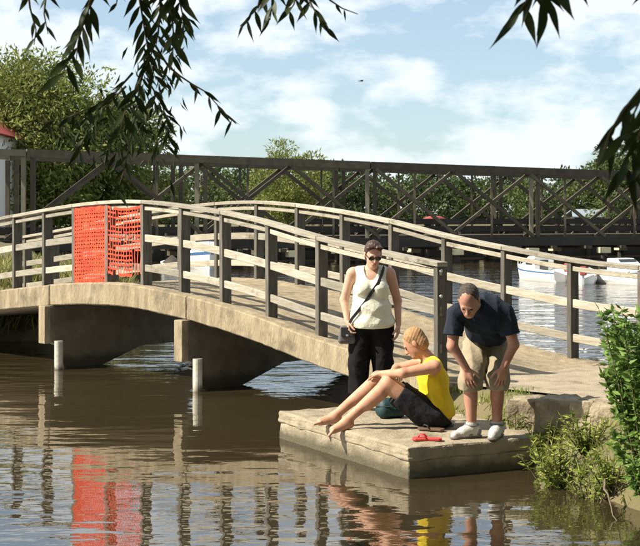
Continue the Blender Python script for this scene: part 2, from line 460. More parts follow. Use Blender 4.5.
# deck spans (each with its lit fascia), joints over the piers
def span(t0, t1, n):
    mb = MB(); ts = np.linspace(t0, t1, n)
    ring = []
    for t in ts:
        z = _spl(t); th = 0.30
        ring.append([BP(t, -0.15, z - th), BP(t, -0.15, z - 0.008), BP(t, -0.02, z + 0.004), BP(t, 0.16, z - 0.03), BP(t, WB - 0.16, z - 0.03), BP(t, WB + .02, z), BP(t, WB + 0.15, z - .01), BP(t, WB + 0.15, z - th)])
    v = [p for r in ring for p in r]; f = []
    for i in range(n - 1):
        for k in range(8):
            f.append((i * 8 + k, i * 8 + (k + 1) % 8, (i + 1) * 8 + (k + 1) % 8, (i + 1) * 8 + k))
    f.append(tuple(range(8))); f.append(tuple((n - 1) * 8 + k for k in range(7, -1, -1)))
    mb.add(v, f)
    o = bpart(mb, 'deck_span', M_conc, bevel=0.014, seg=1)
    roughen(o, .007, 4.0, int(t0 * 3) % 7, cuts=2)
    return o
T1, T2 = -5.45, -2.22
for k, (a, b) in enumerate(((-11.5, T1 - 0.012), (T1 + 0.012, T2 - 0.006), (T2 + 0.006, 2.35))):
    span(a, b, 60)
# piers: crosshead walls with a chamfered opening, pile at the near end
for tp, sv in ((T1, 0.0), (T2, 0.0)):
    zt = _spl(tp) - 0.298
    mb = MB()
    poly = [(-0.20, zt), (-0.20, .38), (.02, .30), (.06, -.9), (.60, -.9), (.64, -.02), (1.40, .24), (2.05, .24), (2.80, -.05), (2.84, -.9), (3.05, -.9), (3.05, .3), (2.2, zt)]
    mb.prism([BP(tp - .08, v, z) for v, z in poly], U * .16)
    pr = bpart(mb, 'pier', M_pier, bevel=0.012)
    mb = MB(); zs = [-1.0, -.2, .02, .2, .40]
    mb.tube([BP(tp + .17, -.10, z) for z in zs], [.062, .062, .06, .06, .06], 14)
    pl = bpart(mb, 'pile', M_pile, smooth=False)
    # end face of the crosshead, a lighter bearing block
    mb = MB(); mb.box(BP(tp, -.225, (zt + .36) / 2 + .0), U * .085, N * .05, Vector((0, 0, (zt - .36) / 2 + .0)))
    bpart(mb, 'bearing_block', M_conc, bevel=.01)
# posts
def t_from_x(x, v):
    r = (x - 320.0) / F
    p = B0 + N * v
    return (r * p.y - p.x) / (U.x - r * U.y)
near_t = [t_from_x(x, 0) for x in (14, 44, 74, 107, 143, 181, 222, 268, 318, 376, 437)]
near_t = [near_t[0] - .85 * k for k in (4, 3, 2, 1)] + near_t
far_t = [t_from_x(x, WB) for x in (256, 297, 342, 391, 444, 503, 570)]
far_t = [far_t[0] - .92 * k for k in (7, 6, 5, 4, 3, 2, 1)] + far_t + [far_t[-1] + .93, far_t[-1] + 1.86]
RH = 1.10
def post(t, v, hgt=None):
    mb = MB(); z = _spl(t)
    lean = U * random.uniform(-.008, .008)
    a = BP(t, v + .055, z - .05); b = BP(t, v + .055, z + RH - 0.035) + lean
    mb.bar(a, b, .060, .145, up=N)
    return mb
for t in near_t: bpart(post(t, 0.0), 'post', M_post, bevel=.004, seg=1)
for t in far_t: bpart(post(t, WB), 'post', M_post, bevel=.004, seg=1)
def rail(t0, t1, v, z0, z1, w, m=M_wood, name='rail'):
    mb = MB(); n = max(3, int((t1 - t0) / .25)); ts = np.linspace(t0, t1, n); ring = []
    dz = random.uniform(-.006, .006)
    for t in ts:
        z = _spl(t) + dz
        ring.append([BP(t, v - w / 2, z + z0), BP(t, v - w / 2, z + z1), BP(t, v + w / 2, z + z1), BP(t, v + w / 2, z + z0)])
    vv = [p for r in ring for p in r]; f = []
    for i in range(n - 1):
        for k in range(4):
            f.append((i * 4 + k, i * 4 + (k + 1) % 4, (i + 1) * 4 + (k + 1) % 4, (i + 1) * 4 + k))
    f.append((0, 1, 2, 3)); f.append(tuple((n - 1) * 4 + k for k in (3, 2, 1, 0)))
    mb.add(vv, f)
    bpart(mb, name, m, bevel=.005, seg=1)
def rails(ts, v, inn, tend):
    tt = list(ts)
    # rails in lengths of two bays, joints staggered
    def run(off, *a, **k):
        cuts = [tt[0] - .1] + tt[off::2][(1 if off == 0 else 0):]
        if cuts[-1] < tt[-1] - .01: cuts.append(tt[-1])
        cuts[-1] = tend
        for p, q in zip(cuts[:-1], cuts[1:]):
            if q - p > .05: rail(p + .003, q - .003, *a, **k)
    run(0, v + .045, RH - 0.035, RH + .012, .16, name='handrail')
    run(1, v + .022, RH - .125, RH - .07, .035)
    run(0, v + .022, .56, .655, .035)
    run(1, v + .022, .175, .265, .035)
rails(near_t, 0.0, 1, near_t[-1] + .04)
rails(far_t, WB, 1, far_t[-1] + .1)
# two pale fixings on the last near post
for dz in (.02, -.24):
    mb = MB(); t = near_t[-1]; z = _spl(t) + RH - .10 + dz
    c = BP(t, .02, z) + U * .033
    mb.tube([c, c + U * .014], [.020, .017], 12)
    bpart(mb, 'post_fixing', M_steel, bevel=.004)

# path beyond the bridge end
mb = MB()
pv = []
path_t = np.linspace(2.2, 16, 24)
ring = []
for t in path_t:
    ring.append([BP(t, -0.22 + .05 * math.sin(t * 2.1), .512), BP(t, WB + .12, .512)])
v = [p for r in ring for p in r]
f = [(2 * i, 2 * i + 1, 2 * i + 3, 2 * i + 2) for i in range(len(path_t) - 1)]
o = mesh_obj('path', v, f, M_path); tag(o, kind='structure')

# ------------------------------------------------------------------ landing stage (concrete dock)
DC = Vector((0.72, 11.06, 0)); DL = Vector((-0.41, 13.15, 0)); DR = Vector((1.85, 11.60, 0))
e1 = DL - DC; e2 = DR - DC
HD = 0.26
dock = empty('landing_stage', DC + (e1 + e2) / 2)
tag(dock, 'low concrete landing stage jutting into the water from the bank', 'jetty')
def dpoly(inset):
    a = e1.normalized() * inset; b = e2.normalized() * inset
    return [DC + a + b, DR + a + e2.normalized() * .9, DR + e2.normalized() * .9 + e1 - a, DC + e1 + b - a]
def dpart(mb, name, m, **k):
    o = mb.build(name, m, None, **k); o.parent = dock
    o.matrix_parent_inverse = Matrix.Translation(-Vector(dock.location)); return o
mb = MB(); mb.prism([p + Vector((0, 0, HD - .11)) for p in dpoly(0.0)], (0, 0, .11))
slab = dpart(mb, 'slab', M_dock, bevel=.018)
roughen(slab, .012, 7.0, 2, cuts=20)
mb = MB(); mb.prism([p + Vector((0, 0, -.9)) for p in dpoly(0.010)], (0, 0, .9 + HD - .10))
base = dpart(mb, 'base', M_dock, bevel=.015); roughen(base, .012, 4.0, 4, cuts=10)

# ------------------------------------------------------------------ SDF figures
class Field:
    def __init__(s, lo, hi, h):
        s.lo = np.array(lo, float); s.h = h
        s.n = np.ceil((np.array(hi) - s.lo) / h).astype(int) + 1
        s.V = np.full(s.n, 0.5, np.float32)
        s.ax = [s.lo[i] + h * np.arange(s.n[i]) for i in range(3)]
    def _sl(s, lo, hi, pad):
        a = np.maximum(0, np.floor((np.array(lo) - pad - s.lo) / s.h).astype(int))
        b = np.minimum(s.n, np.ceil((np.array(hi) + pad - s.lo) / s.h).astype(int) + 1)
        if np.any(b <= a): return None, None
        sl = tuple(slice(a[i], b[i]) for i in range(3))
        X = s.ax[0][sl[0]][:, None, None]; Y = s.ax[1][sl[1]][None, :, None]; Z = s.ax[2][sl[2]][None, None, :]
        return sl, (X, Y, Z)
    def _mix(s, sl, d, k):
        o = s.V[sl]
        if k <= 0: s.V[sl] = np.minimum(o, d); return
        hh = np.clip(0.5 + 0.5 * (o - d) / k, 0, 1)
        s.V[sl] = o * (1 - hh) + d * hh - k * hh * (1 - hh)
    def cone(s, a, b, ra, rb, k=.03, inf=0.0):
        a = np.array(a, float); b = np.array(b, float); ra += inf; rb += inf
        r = max(ra, rb)
        sl, g = s._sl(np.minimum(a, b) - r, np.maximum(a, b) + r, k + 3 * s.h)
        if sl is None: return
        X, Y, Z = g; e = b - a; ee = max(1e-9, e @ e)
        t = np.clip(((X - a[0]) * e[0] + (Y - a[1]) * e[1] + (Z - a[2]) * e[2]) / ee, 0, 1)
        d = np.sqrt((X - a[0] - t * e[0])**2 + (Y - a[1] - t * e[1])**2 + (Z - a[2] - t * e[2])**2) - (ra + (rb - ra) * t)
        s._mix(sl, d.astype(np.float32), k)
    def ell(s, c, r, M=None, k=.03, inf=0.0, carve=False):
        c = np.array(c, float); r = np.array(r, float) + inf
        m = r.max()
        sl, g = s._sl(c - m, c + m, k + 3 * s.h)
        if sl is None: return
        X, Y, Z = g; dx = X - c[0]; dy = Y - c[1]; dz = Z - c[2]
        if M is None: q = (dx, dy, dz)
        else: q = tuple(M[0][i] * dx + M[1][i] * dy + M[2][i] * dz for i in range(3))
        k0 = np.sqrt((q[0] / r[0])**2 + (q[1] / r[1])**2 + (q[2] / r[2])**2)
        k1 = np.sqrt((q[0] / r[0]**2)**2 + (q[1] / r[1]**2)**2 + (q[2] / r[2]**2)**2) + 1e-9
        d = (k0 * (k0 - 1) / k1).astype(np.float32)
        if carve: s.V[sl] = np.maximum(s.V[sl], -d)
        else: s._mix(sl, d, k)
    def grid(s):
        return s.ax[0][:, None, None], s.ax[1][None, :, None], s.ax[2][None, None, :]
    def cut(s, p, nrm):
        """keep the side where (x-p).n < 0"""
        X, Y, Z = s.grid(); nrm = np.array(nrm, float); nrm /= np.linalg.norm(nrm)
        s.V = np.maximum(s.V, ((X - p[0]) * nrm[0] + (Y - p[1]) * nrm[1] + (Z - p[2]) * nrm[2]).astype(np.float32))
    def folds(s, amp, f=(40, 40, 22), seed=0):
        X, Y, Z = s.grid(); r = np.random.default_rng(seed)
        for k in range(3):
            q = r.uniform(-1, 1, 3); q /= np.linalg.norm(q)
            s.V = s.V + (amp * (-1.3 + 1.6 * np.abs(np.sin(.5 * (X * q[0] * f[0] + Y * q[1] * f[1] + Z * q[2] * f[2] * 1.5 + 2.2 * np.sin(Z * 9 + X * 11 + k) + r.uniform(0, 6)))))).astype(np.float32)
    def mesh(s):
        V = s.V; sg = V < 0
        nx, ny, nz = V.shape
        cnt = np.zeros((nx - 1, ny - 1, nz - 1), np.int8)
        for i in (0, 1):
            for j in (0, 1):
                for k in (0, 1):
                    cnt += sg[i:nx - 1 + i, j:ny - 1 + j, k:nz - 1 + k]
        act = (cnt > 0) & (cnt < 8)
        I = np.argwhere(act)
        idx = np.full(act.shape, -1, np.int64); idx[act] = np.arange(len(I))
        acc = np.zeros((len(I), 3)); w = np.zeros(len(I))
        cs = [(i, j, k) for i in (0, 1) for j in (0, 1) for k in (0, 1)]
        for a in cs:
            for ax in range(3):
                if a[ax] == 1: continue
                b = list(a); b[ax] = 1
                va = V[I[:, 0] + a[0], I[:, 1] + a[1], I[:, 2] + a[2]]; vb = V[I[:, 0] + b[0], I[:, 1] + b[1], I[:, 2] + b[2]]
                m = (va < 0) != (vb < 0)
                t = np.where(m, va / np.where(m, va - vb, 1), 0)
                p = np.tile(np.array(a, float), (len(I), 1)); p[:, ax] += t
                acc += p * m[:, None]; w += m
        P = s.lo + (I + acc / w[:, None]) * s.h
        Q = []
        for ax in range(3):
            o1, o2 = [(1, 2), (2, 0), (0, 1)][ax]
            A = [slice(None)] * 3; Bq = [slice(None)] * 3
            A[ax] = slice(0, -1); Bq[ax] = slice(1, None)
            d = sg[tuple(A)] != sg[tuple(Bq)]
            E = np.argwhere(d)
            ok = (E[:, o1] > 0) & (E[:, o2] > 0) & (E[:, o1] < V.shape[o1] - 1) & (E[:, o2] < V.shape[o2] - 1)
            E = E[ok]
            if not len(E): continue
            inside = sg[E[:, 0], E[:, 1], E[:, 2]]
            def c(da, db):
                q = E.copy(); q[:, o1] -= da; q[:, o2] -= db
                return idx[q[:, 0], q[:, 1], q[:, 2]]
            q = np.stack([c(1, 1), c(0, 1), c(0, 0), c(1, 0)], 1)
            q[~inside] = q[~inside][:, ::-1]
            Q.append(q)
        return P, np.concatenate(Q)

def rotm(rx=0, ry=0, rz=0):
    return np.array((Matrix.Rotation(rz, 3, 'Z') @ Matrix.Rotation(ry, 3, 'Y') @ Matrix.Rotation(rx, 3, 'X')))

def head_prims(S, c, M, sc=1.0, nose=True, ears=True, jaw=1.0):
    c = np.array(c, float)
    L = lambda p: c + M @ (np.array(p) * sc)
    S.ell(L((0, .012, .03)), np.array((.075, .096, .092)) * sc, M, .02)
    S.ell(L((0, -.022, -.035)), np.array((.062 * jaw, .072, .088)) * sc, M, .025)
    S.ell(L((0, -.062, -.098)), np.array((.034 * jaw, .030, .026)) * sc, M, .03)
    S.cone(L((-.035, -.082, .018)), L((.035, -.082, .018)), .012 * sc, .012 * sc, .012)
    S.ell(L((-.032, -.098, -.004)), np.array((.018, .016, .012)) * sc, M, carve=True)
    S.ell(L((.032, -.098, -.004)), np.array((.018, .016, .012)) * sc, M, carve=True)
    S.cone(L((0, -.091, .005)), L((0, -.113, -.034)), .010 * sc, .0145 * sc, .010)
    S.cone(L((-.013, -.098, -.038)), L((.013, -.098, -.038)), .009 * sc, .009 * sc, .008)
    S.cone(L((-.017, -.088, -.068)), L((.017, -.088, -.068)), .009 * sc, .009 * sc, .010)
    for q in (-1, 1):
        S.ell(L((q * .078, .018, -.008)), np.array((.011, .020, .032)) * sc, M, .008)
    return L

def face_parts(L, M, sc, parent, lo, eyes=True):
    def blob(name, prims, m, h=.0035):
        pts = np.array([p for p, r in prims]); rm = max(max(r) for p, r in prims)
        S = Field(pts.min(0) - rm - .012, pts.max(0) + rm + .012, h)
        for p, r in prims: S.ell(p, r, M, .004)
        P, Q = S.mesh(); o = np_obj(name, P - lo, Q, m, parent); return o
    blob('lips', [(L((0, -.0955, -.064)), np.array((.021, .006, .0055)) * sc), (L((0, -.094, -.073)), np.array((.018, .006, .006)) * sc)], M_lip)
    if eyes:
        for q in (-1, 1):
            blob('eye', [(L((q * .032, -.085, -.004)), np.array((.013, .008, .007)) * sc)], M_eye)
    return blob

def hand_prims(S, w, d, s, p, curl=(.35, .5, .4), spread=.10, sc=1.0, inf=0.0):
    """w wrist, d along the hand, s towards the thumb side, p palm side (fingers curl that way)"""
    w = np.array(w, float); d = np.array(d, float); d /= np.linalg.norm(d)
    p = np.array(p, float); p -= d * (p @ d); p /= np.linalg.norm(p)
    s0 = np.array(s, float); sv = np.cross(d, p); sv /= np.linalg.norm(sv)
    if sv @ s0 < 0: sv = -sv
    Mx = np.stack([sv, d, p], 1)
    S.ell(w + d * .048 * sc, np.array((.041, .052, .016)) * sc, Mx, .012)
    S.cone(w + d * .02 * sc - sv * .012 * sc, w + d * .085 * sc - sv * .028 * sc, .015 * sc, .0125 * sc, .012)
    S.cone(w + d * .02 * sc + sv * .012 * sc, w + d * .09 * sc + sv * .028 * sc, .016 * sc, .0125 * sc, .012)
    for i, ln in enumerate((.078, .088, .082, .064)):
        o = (1.5 - i)
        b = w + d * (.088 + .004 * (1 - abs(o - .5))) * sc + sv * o * .0205 * sc
        a = o * spread; ang = 0.0; r = .0092 * sc if i < 3 else .008 * sc
        for j, (fr, cu) in enumerate(zip((.45, .30, .25), curl)):
            ang += cu
            dd = (d * math.cos(a) + sv * math.sin(a)) * math.cos(ang) + p * math.sin(ang)
            e = b + dd * ln * fr * sc
            S.cone(b, e, r, r * .93, .004); b = e; r *= .93
    b = w + d * .022 * sc + sv * .026 * sc
    dd = d * .62 + sv * .70 + p * .25; dd /= np.linalg.norm(dd)
    e = b + dd * .048 * sc; S.cone(b, e, .0145 * sc, .011 * sc, .010)
    dd = d * .88 + sv * .30 + p * .38; dd /= np.linalg.norm(dd)
    e2 = e + dd * .034 * sc; S.cone(e, e2, .011 * sc, .010 * sc, .004)
    S.cone(e2, e2 + (dd + p * .2) * .024 * sc, .010 * sc, .0085 * sc, .004)

def person(loc, label, rz=0.0):
    o = empty('person', loc); tag(o, label, 'person'); return o
Z0 = np.zeros(3)
def fld(name, S, m, parent):
    P, Q = S.mesh(); return np_obj(name, P, Q, m, parent)

# ---- woman standing behind, cream top, black cropped trousers
WX = at(371, 400, 13.2).x
woman = person((WX, 13.2, HD), 'woman standing in cream sleeveless top, black cropped trousers and sunglasses, looking down')
HM = rotm(R(20), 0, R(8)); HC = np.array((.02, -.055, 1.525))
def w_torso(S, inf=0.0, sh=.155):
    S.ell((0, .015, .90), (.190, .130, .125), None, .05, inf)
    S.ell((0, -.012, 1.02), (.165, .128, .12), None, .05, inf)
    S.ell((0, .005, 1.16), (.160, .118, .13), None, .06, inf)
    S.ell((0, .010, 1.28), (.158, .100, .11), None, .05, inf)
    for q in (-1, 1):
        S.ell((q * .078, -.088, 1.195), (.074, .066, .072), None, .035, inf)
    S.cone((-sh, .02, 1.352), (sh, .02, 1.352), .048, .048, .05, inf)
def w_legs(S, inf=0.0):
    for q in (-1, 1):
        S.cone((q * .098, .01, .86), (q * .108, -.01, .48), .108, .066, .04, inf)
        S.cone((q * .108, -.01, .48), (q * .105, .025, .09), .060, .037, .03, inf)
        S.ell((q * .107, .035, .34), (.054, .058, .12), None, .03, inf)
S = Field((-.40, -.36, -.02), (.42, .30, 1.72), .0055)
w_torso(S); w_legs(S)
for q in (-1, 1):
    S.cone((q * .105, .04, .055), (q * .135, -.13, .030), .038, .028, .03)
    S.cone((q * .105, .05, .035), (q * .12, -.05, .030), .034, .034, .02)
S.cone((0, .02, 1.36), (.012, -.02, 1.46), .056, .050, .035)
Lw = head_prims(S, HC, HM, 1.0)
armL = [(-.188, .02, 1.338), (-.262, .05, 1.075), (-.232, -.055, .875)]
armR = [(.188, .02, 1.338), (.262, .06, 1.07), (.268, -.02, .845)]
for arm in (armL, armR):
    S.cone(arm[0], arm[1], .053, .041, .035)
    S.cone(arm[1], arm[2], .041, .027, .02)
hand_prims(S, armL[2], (.12, -.25, -1), (.3, -1, 0), (1, .25, 0), (.5, .7, .5))
hand_prims(S, armR[2], (-.05, -.12, -1), (-.2, -1, 0), (-1, .2, 0), (.3, .4, .3))
fld('body', S, M_skinw, woman)
blob = face_parts(Lw, HM, 1.0, woman, Z0, eyes=False)
# top
S = Field((-.30, -.30, .78), (.30, .26, 1.45), .006)
w_torso(S, .013, sh=.118)
S.cone((-.0, .02, .95), (0, .02, .83), .16, .165, .10)
S.ell((0, .01, .86), (.222, .165, .10), None, .06)
S.folds(.0030, (46, 30, 44), 1)
S.cut((0, 0, .825), (0, .12, -1))
S.ell((0, -.10, 1.44), (.078, .16, .165), None, 0, carve=True)
S.ell((0, .06, 1.47), (.072, .12, .11), None, 0, carve=True)
for q in (-1, 1):
    S.ell((q * .215, .0, 1.305), (.075, .16, .105), None, 0, carve=True)
fld('top', S, M_top, woman)
# cropped trousers
S = Field((-.32, -.28, .12), (.34, .28, 1.02), .006)
S.ell((0, .015, .88), (.208, .148, .135), None, .05)
for q in (-1, 1):
    S.cone((q * .10, .012, .86), (q * .115, .0, .48), .122, .100, .035)
    S.cone((q * .115, .0, .48), (q * .122, .02, .14), .100, .098, .02)
S.folds(.0035, (50, 50, 22), 2)
S.cut((0, 0, .90), (0, 0, 1)); S.cut((0, 0, .165), (0, 0, -1))
fld('cropped_trousers', S, M_blackc, woman)
# hair (pulled back) and sunglasses
S = Field((-.14, -.22, 1.38), (.17, .22, 1.74), .005)
S.ell(Lw((0, .024, .042)), (.084, .100, .094), HM, .02)
S.ell(Lw((0, .045, -.03)), (.076, .070, .085), HM, .02)
S.ell(Lw((0, .105, -.02)), (.034, .040, .055), HM, .02)
S.ell(Lw((-.045, -.055, .085)), (.035, .035, .022), HM, .02)
S.ell(Lw((.045, -.055, .085)), (.035, .035, .022), HM, .02)
S.folds(.0014, (300, 120, 100), 3)
for pz, nz_ in (((0, -.062, .075), (0, -1, -.62)),):
    S.cut(Lw(pz), HM @ np.array(nz_))
S.ell(Lw((0, -.085, -.03)), (.068, .10, .098), HM, 0, carve=True)
fld('hair', S, M_hairb, woman)
S = Field(np.array(Lw((0, -.03, .0))) - .14, np.array(Lw((0, -.03, .0))) + .14, .0038)
for q in (-1, 1):
    S.ell(Lw((q * .034, -.098, -.004)), (.030, .009, .022), HM, .004)
    S.cone(Lw((q * .064, -.088, .004)), Lw((q * .083, .02, .004)), .0055, .005, .003)
S.cone(Lw((-.03, -.104, .006)), Lw((.03, -.104, .006)), .0055, .0055, .004)
fld('sunglasses', S, M_lens, woman)
# shoulder bag on a cross-body strap
bag = empty('shoulder_bag', (WX - .235, 13.13, HD + .66))
tag(bag, 'small grey shoulder bag on a black strap across the standing woman', 'bag')
S = Field((-.12, -.10, -.06), (.12, .10, .24), .006)
for k in range(5): S.cone((-.055 + .004 * k, 0, .03 + .028 * k), (.055 - .004 * k, 0, .03 + .028 * k), .034, .034, .01)
fld('pouch', S, M_bagg, bag)
mb = MB(); mb.box((0, -.037, .115), (.062, 0, 0), (0, .006, 0), (0, .004, .045)); mb.build('flap', M_strap, bag, bevel=.006)
mb = MB(); mb.box((0, -.046, .082), (.012, 0, 0), (0, .004, 0), (0, 0, .008)); mb.build('clasp', M_steel, bag, bevel=.002)
mb = MB(); 
stp = [(.155, .07, 1.372), (.125, -.02, 1.402), (.10, -.085, 1.335), (.062, -.155, 1.25), (.00, -.150, 1.16), (-.06, -.146, 1.07), (-.125, -.142, .985), (-.185, -.115, .91), (-.225, -.09, .83)]
off = Vector((.235, .07, -.66))
pv = [Vector(p) + off for p in stp]
for k in range(len(pv) - 1):
    pass
def ribbon(pts, nrm_c, w, th):
    v = []; f = []
    n = len(pts)
    for i, p in enumerate(pts):
        d = (pts[min(i + 1, n - 1)] - pts[max(0, i - 1)]).normalized()
        o = (p - nrm_c); o = (o - d * o.dot(d)); o.z *= .3; o.normalize()
        s_ = d.cross(o).normalized()
        v += [p - s_ * w / 2, p + s_ * w / 2, p + s_ * w / 2 + o * th, p - s_ * w / 2 + o * th]
    for i in range(n - 1):
        for k in range(4): f.append((i * 4 + k, i * 4 + (k + 1) % 4, (i + 1) * 4 + (k + 1) % 4, (i + 1) * 4 + k))
    f += [(0, 1, 2, 3), tuple((n - 1) * 4 + k for k in (3, 2, 1, 0))]
    return v, f
v, f = ribbon(pv, Vector((0, .05, 1.15)) + off, .030, .006)
mb.add(v, f); mb.build('strap', M_strap, bag)

# ---- seated man, yellow vest, knees drawn up
SX = at(435, 424, 12.15).x
sit = person((SX, 12.15, HD), 'person in yellow vest and dark shorts sitting on the landing stage hugging their knees')
def s_torso(S, inf=0.0, sh=.165):
    S.ell((.015, 0, .135), (.150, .175, .135), None, .05, inf)
    S.ell((-.005, 0, .26), (.125, .160, .13), rotm(0, R(-8), 0), .06, inf)
    S.ell((-.015, 0, .42), (.125, .172, .16), rotm(0, R(-12), 0), .06, inf)
    S.cone((-.03, -sh, .565), (-.05, sh, .565), .060, .060, .06, inf)
nk, fk = (-.43, -.11, .405), (-.505, .125, .42)
na, fa = (-.80, -.13, .075), (-.905, .10, .085)
S = Field((-1.20, -.42, -.22), (.30, .42, .98), .0055)
s_torso(S)
S.cone((-.02, -.10, .115), nk, .105, .070, .04); S.cone((-.02, .10, .115), fk, .105, .070, .04)
S.cone(nk, na, .064, .038, .03); S.cone(fk, fa, .064, .038, .03)
for kx, ax_ in ((nk, na), (fk, fa)):
    kx = np.array(kx); ax_ = np.array(ax_); c = kx + (ax_ - kx) * .36 + np.array((.02, 0, -.025))
    S.cone(c - (ax_ - kx) * .14, c + (ax_ - kx) * .16, .050, .036, .04)
# feet over the edge
for a_, tip, ball in ((na, (-.955, -.165, -.045), (-.915, -.155, .00)), (fa, (-1.085, .075, .02), (-1.03, .085, .035))):
    a_ = np.array(a_); 
    S.cone(a_ + (.03, 0, -.03), ball, .038, .030, .03)
    S.cone(a_, ball, .036, .028, .03)
    bl = np.array(ball); tp_ = np.array(tip); dv = tp_ - bl; ln = np.linalg.norm(dv); dv /= ln
    sd = np.array((0.0, 1.0, 0.0))
    for j in range(5):
        o = (j - 2) * .0165
        r = .0125 if (j == 0) else .0085
        b = bl + sd * o
        S.cone(b, b + dv * ln * (1.05 - .09 * j), r + .003, r, .006)
# arms folded on the knees
nsh, fsh = (-.02, -.215, .565), (-.055, .215, .565)
ne, fe = (-.30, -.245, .515), (-.33, .24, .50)
nw, fw = (-.485, -.06, .487), (-.375, .02, .502)
S.cone(nsh, ne, .058, .043, .04); S.cone(ne, nw, .043, .029, .02)
S.cone(fsh, fe, .058, .043, .04); S.cone(fe, fw, .043, .029, .02)
hand_prims(S, nw, (-.55, .8, -.12), (-.8, -.5, .1), (.1, .1, -1), (.25, .5, .4))
hand_prims(S, fw, (.35, -.9, -.22), (-.9, -.3, 0), (-.1, -.2, -1), (.3, .5, .4))
SHM = rotm(R(36), 0, 0); SHM = rotm(0, 0, R(-106)) @ SHM
SHC = np.array((-.185, .0, .755))
S.cone((-.045, 0, .60), (-.145, -.005, .71), .062, .056, .04)
Ls = head_prims(S, SHC, SHM, 1.02)
fld('body', S, M_skinm, sit)
face_parts(Ls, SHM, 1.02, sit, Z0)
S = Field((-.32, -.30, .02), (.25, .30, .68), .006)
s_torso(S, .013, sh=.125)
S.folds(.0042, (44, 40, 44), 5)
S.cut((0, 0, .062), (.30, 0, -1))
S.ell((-.10, 0, .67), (.14, .075, .10), None, 0, carve=True)
for q in (-1, 1): S.ell((-.06, q * .235, .545), (.14, .085, .12), None, 0, carve=True)
fld('vest', S, M_yellow, sit)
S = Field((-.52, -.34, -.02), (.28, .34, .45), .006)
S.ell((.015, 0, .125), (.168, .192, .135), None, .05)
for q, kk in ((-1, nk), (1, fk)):
    h_ = np.array((-.02, q * .10, .115)); kk = np.array(kk); e_ = h_ + (kk - h_) * .72
    S.cone(h_, e_ + (0, 0, -.01), .122, .108, .04)
    S.cone(h_ + (-.06, 0, -.02), e_ + (.02, 0, -.06), .10, .09, .04)
S.folds(.0035, (35, 35, 25), 6)
dk = np.array(nk) - np.array((-.02, -.1, .115))
S.cut(np.array((-.02, 0, .115)) + dk * .74, dk); S.cut((0, 0, .215), (1.15, 0, 1)); S.cut((0, 0, .004), (0, 0, -1))
fld('shorts', S, M_darkc, sit)
S = Field(SHC - .17, SHC + .17, .005)
S.ell(Ls((0, .026, .045)), (.084, .100, .092), SHM, .02); S.ell(Ls((0, .055, -.02)), (.074, .066, .085), SHM, .02)
S.folds(.0016, (260, 160, 120), 7)
S.cut(Ls((0, -.048, .07)), SHM @ np.array((0, -1, -.45)))
S.ell(Ls((0, -.07, -.045)), (.09, .085, .10), SHM, 0, carve=True)
fld('hair', S, M_hairs, sit)

# ---- standing man bent forward, hands on knees
MX = at(480, 438, 11.55).x
man = person((MX, 11.55, HD), 'man in navy shirt and khaki shorts bending forward with hands on his knees')
hipR, hipL = np.array((.025, .30, .845)), np.array((.205, .33, .85))
knR, knL = np.array((-.085, -.04, .485)), np.array((.150, -.01, .49))
anR, anL = np.array((-.07, .01, .095)), np.array((.150, .04, .095))
waist, chest, neckb = np.array((.085, .16, .985)), np.array((.02, -.03, 1.065)), np.array((-.045, -.19, 1.125))
shR, shL = np.array((-.225, -.165, 1.075)), np.array((.205, -.085, 1.075))
elR, elL = np.array((-.255, -.19, .805)), np.array((.275, -.10, .81))
wrR, wrL = np.array((-.135, -.165, .615)), np.array((.185, -.135, .62))
TM = rotm(R(-68), 0, R(-14))
def m_torso(S, inf=0.0):
    S.ell((.115, .315, .865), (.175, .135, .135), None, .05, inf)
    S.cone((.115, .30, .885), waist, .140, .150, .06, inf)
    S.ell(waist + (0, .0, -.035), (.168, .15, .14), None, .06, inf)
    S.cone(waist, chest, .150, .150, .06, inf)
    S.ell(chest + (0, 0, .0), (.180, .16, .135), rotm(0, 0, R(14)), .06, inf)
    S.cone(shR + (.06, .01, .01), shL - (.06, 0, -.01), .062, .062, .07, inf)
S = Field((-.46, -.66, -.02), (.46, .52, 1.40), .0055)
m_torso(S)
S.cone(hipR, knR, .098, .066, .04); S.cone(hipL, knL, .098, .066, .04)
S.cone(knR, anR, .060, .040, .03); S.cone(knL, anL, .060, .040, .03)
for k_, a_ in ((knR, anR), (knL, anL)):
    c = k_ + (a_ - k_) * .32 + np.array((0, .03, 0)); S.ell(c, (.055, .056, .11), None, .03)
S.cone(anR, anR + (-.12, -.07, -.05), .034, .024, .02); S.cone(anL, anL + (-.045, -.13, -.05), .034, .024, .02)
for a, b, c in ((shR, elR, wrR), (shL, elL, wrL)):
    S.cone(a, b, .058, .045, .04); S.cone(b, c, .045, .031, .02)
hand_prims(S, wrR, (.25, .02, -1), (.9, -.4, 0), (.35, .85, -.1), (.15, .35, .3), sc=1.05)
hand_prims(S, wrL, (-.18, .05, -1), (-.9, -.4, 0), (-.25, .9, -.1), (.15, .35, .3), sc=1.05)
MHM = rotm(0, 0, R(-16)) @ rotm(R(46), 0, 0); MHC = np.array((-.135, -.345, 1.195))
S.cone(neckb, MHC + (.01, .05, -.03), .066, .060, .04)
Lm = head_prims(S, MHC, MHM, 1.05, jaw=1.08)
fld('body', S, M_skins, man)
face_parts(Lm, MHM, 1.05, man, Z0)
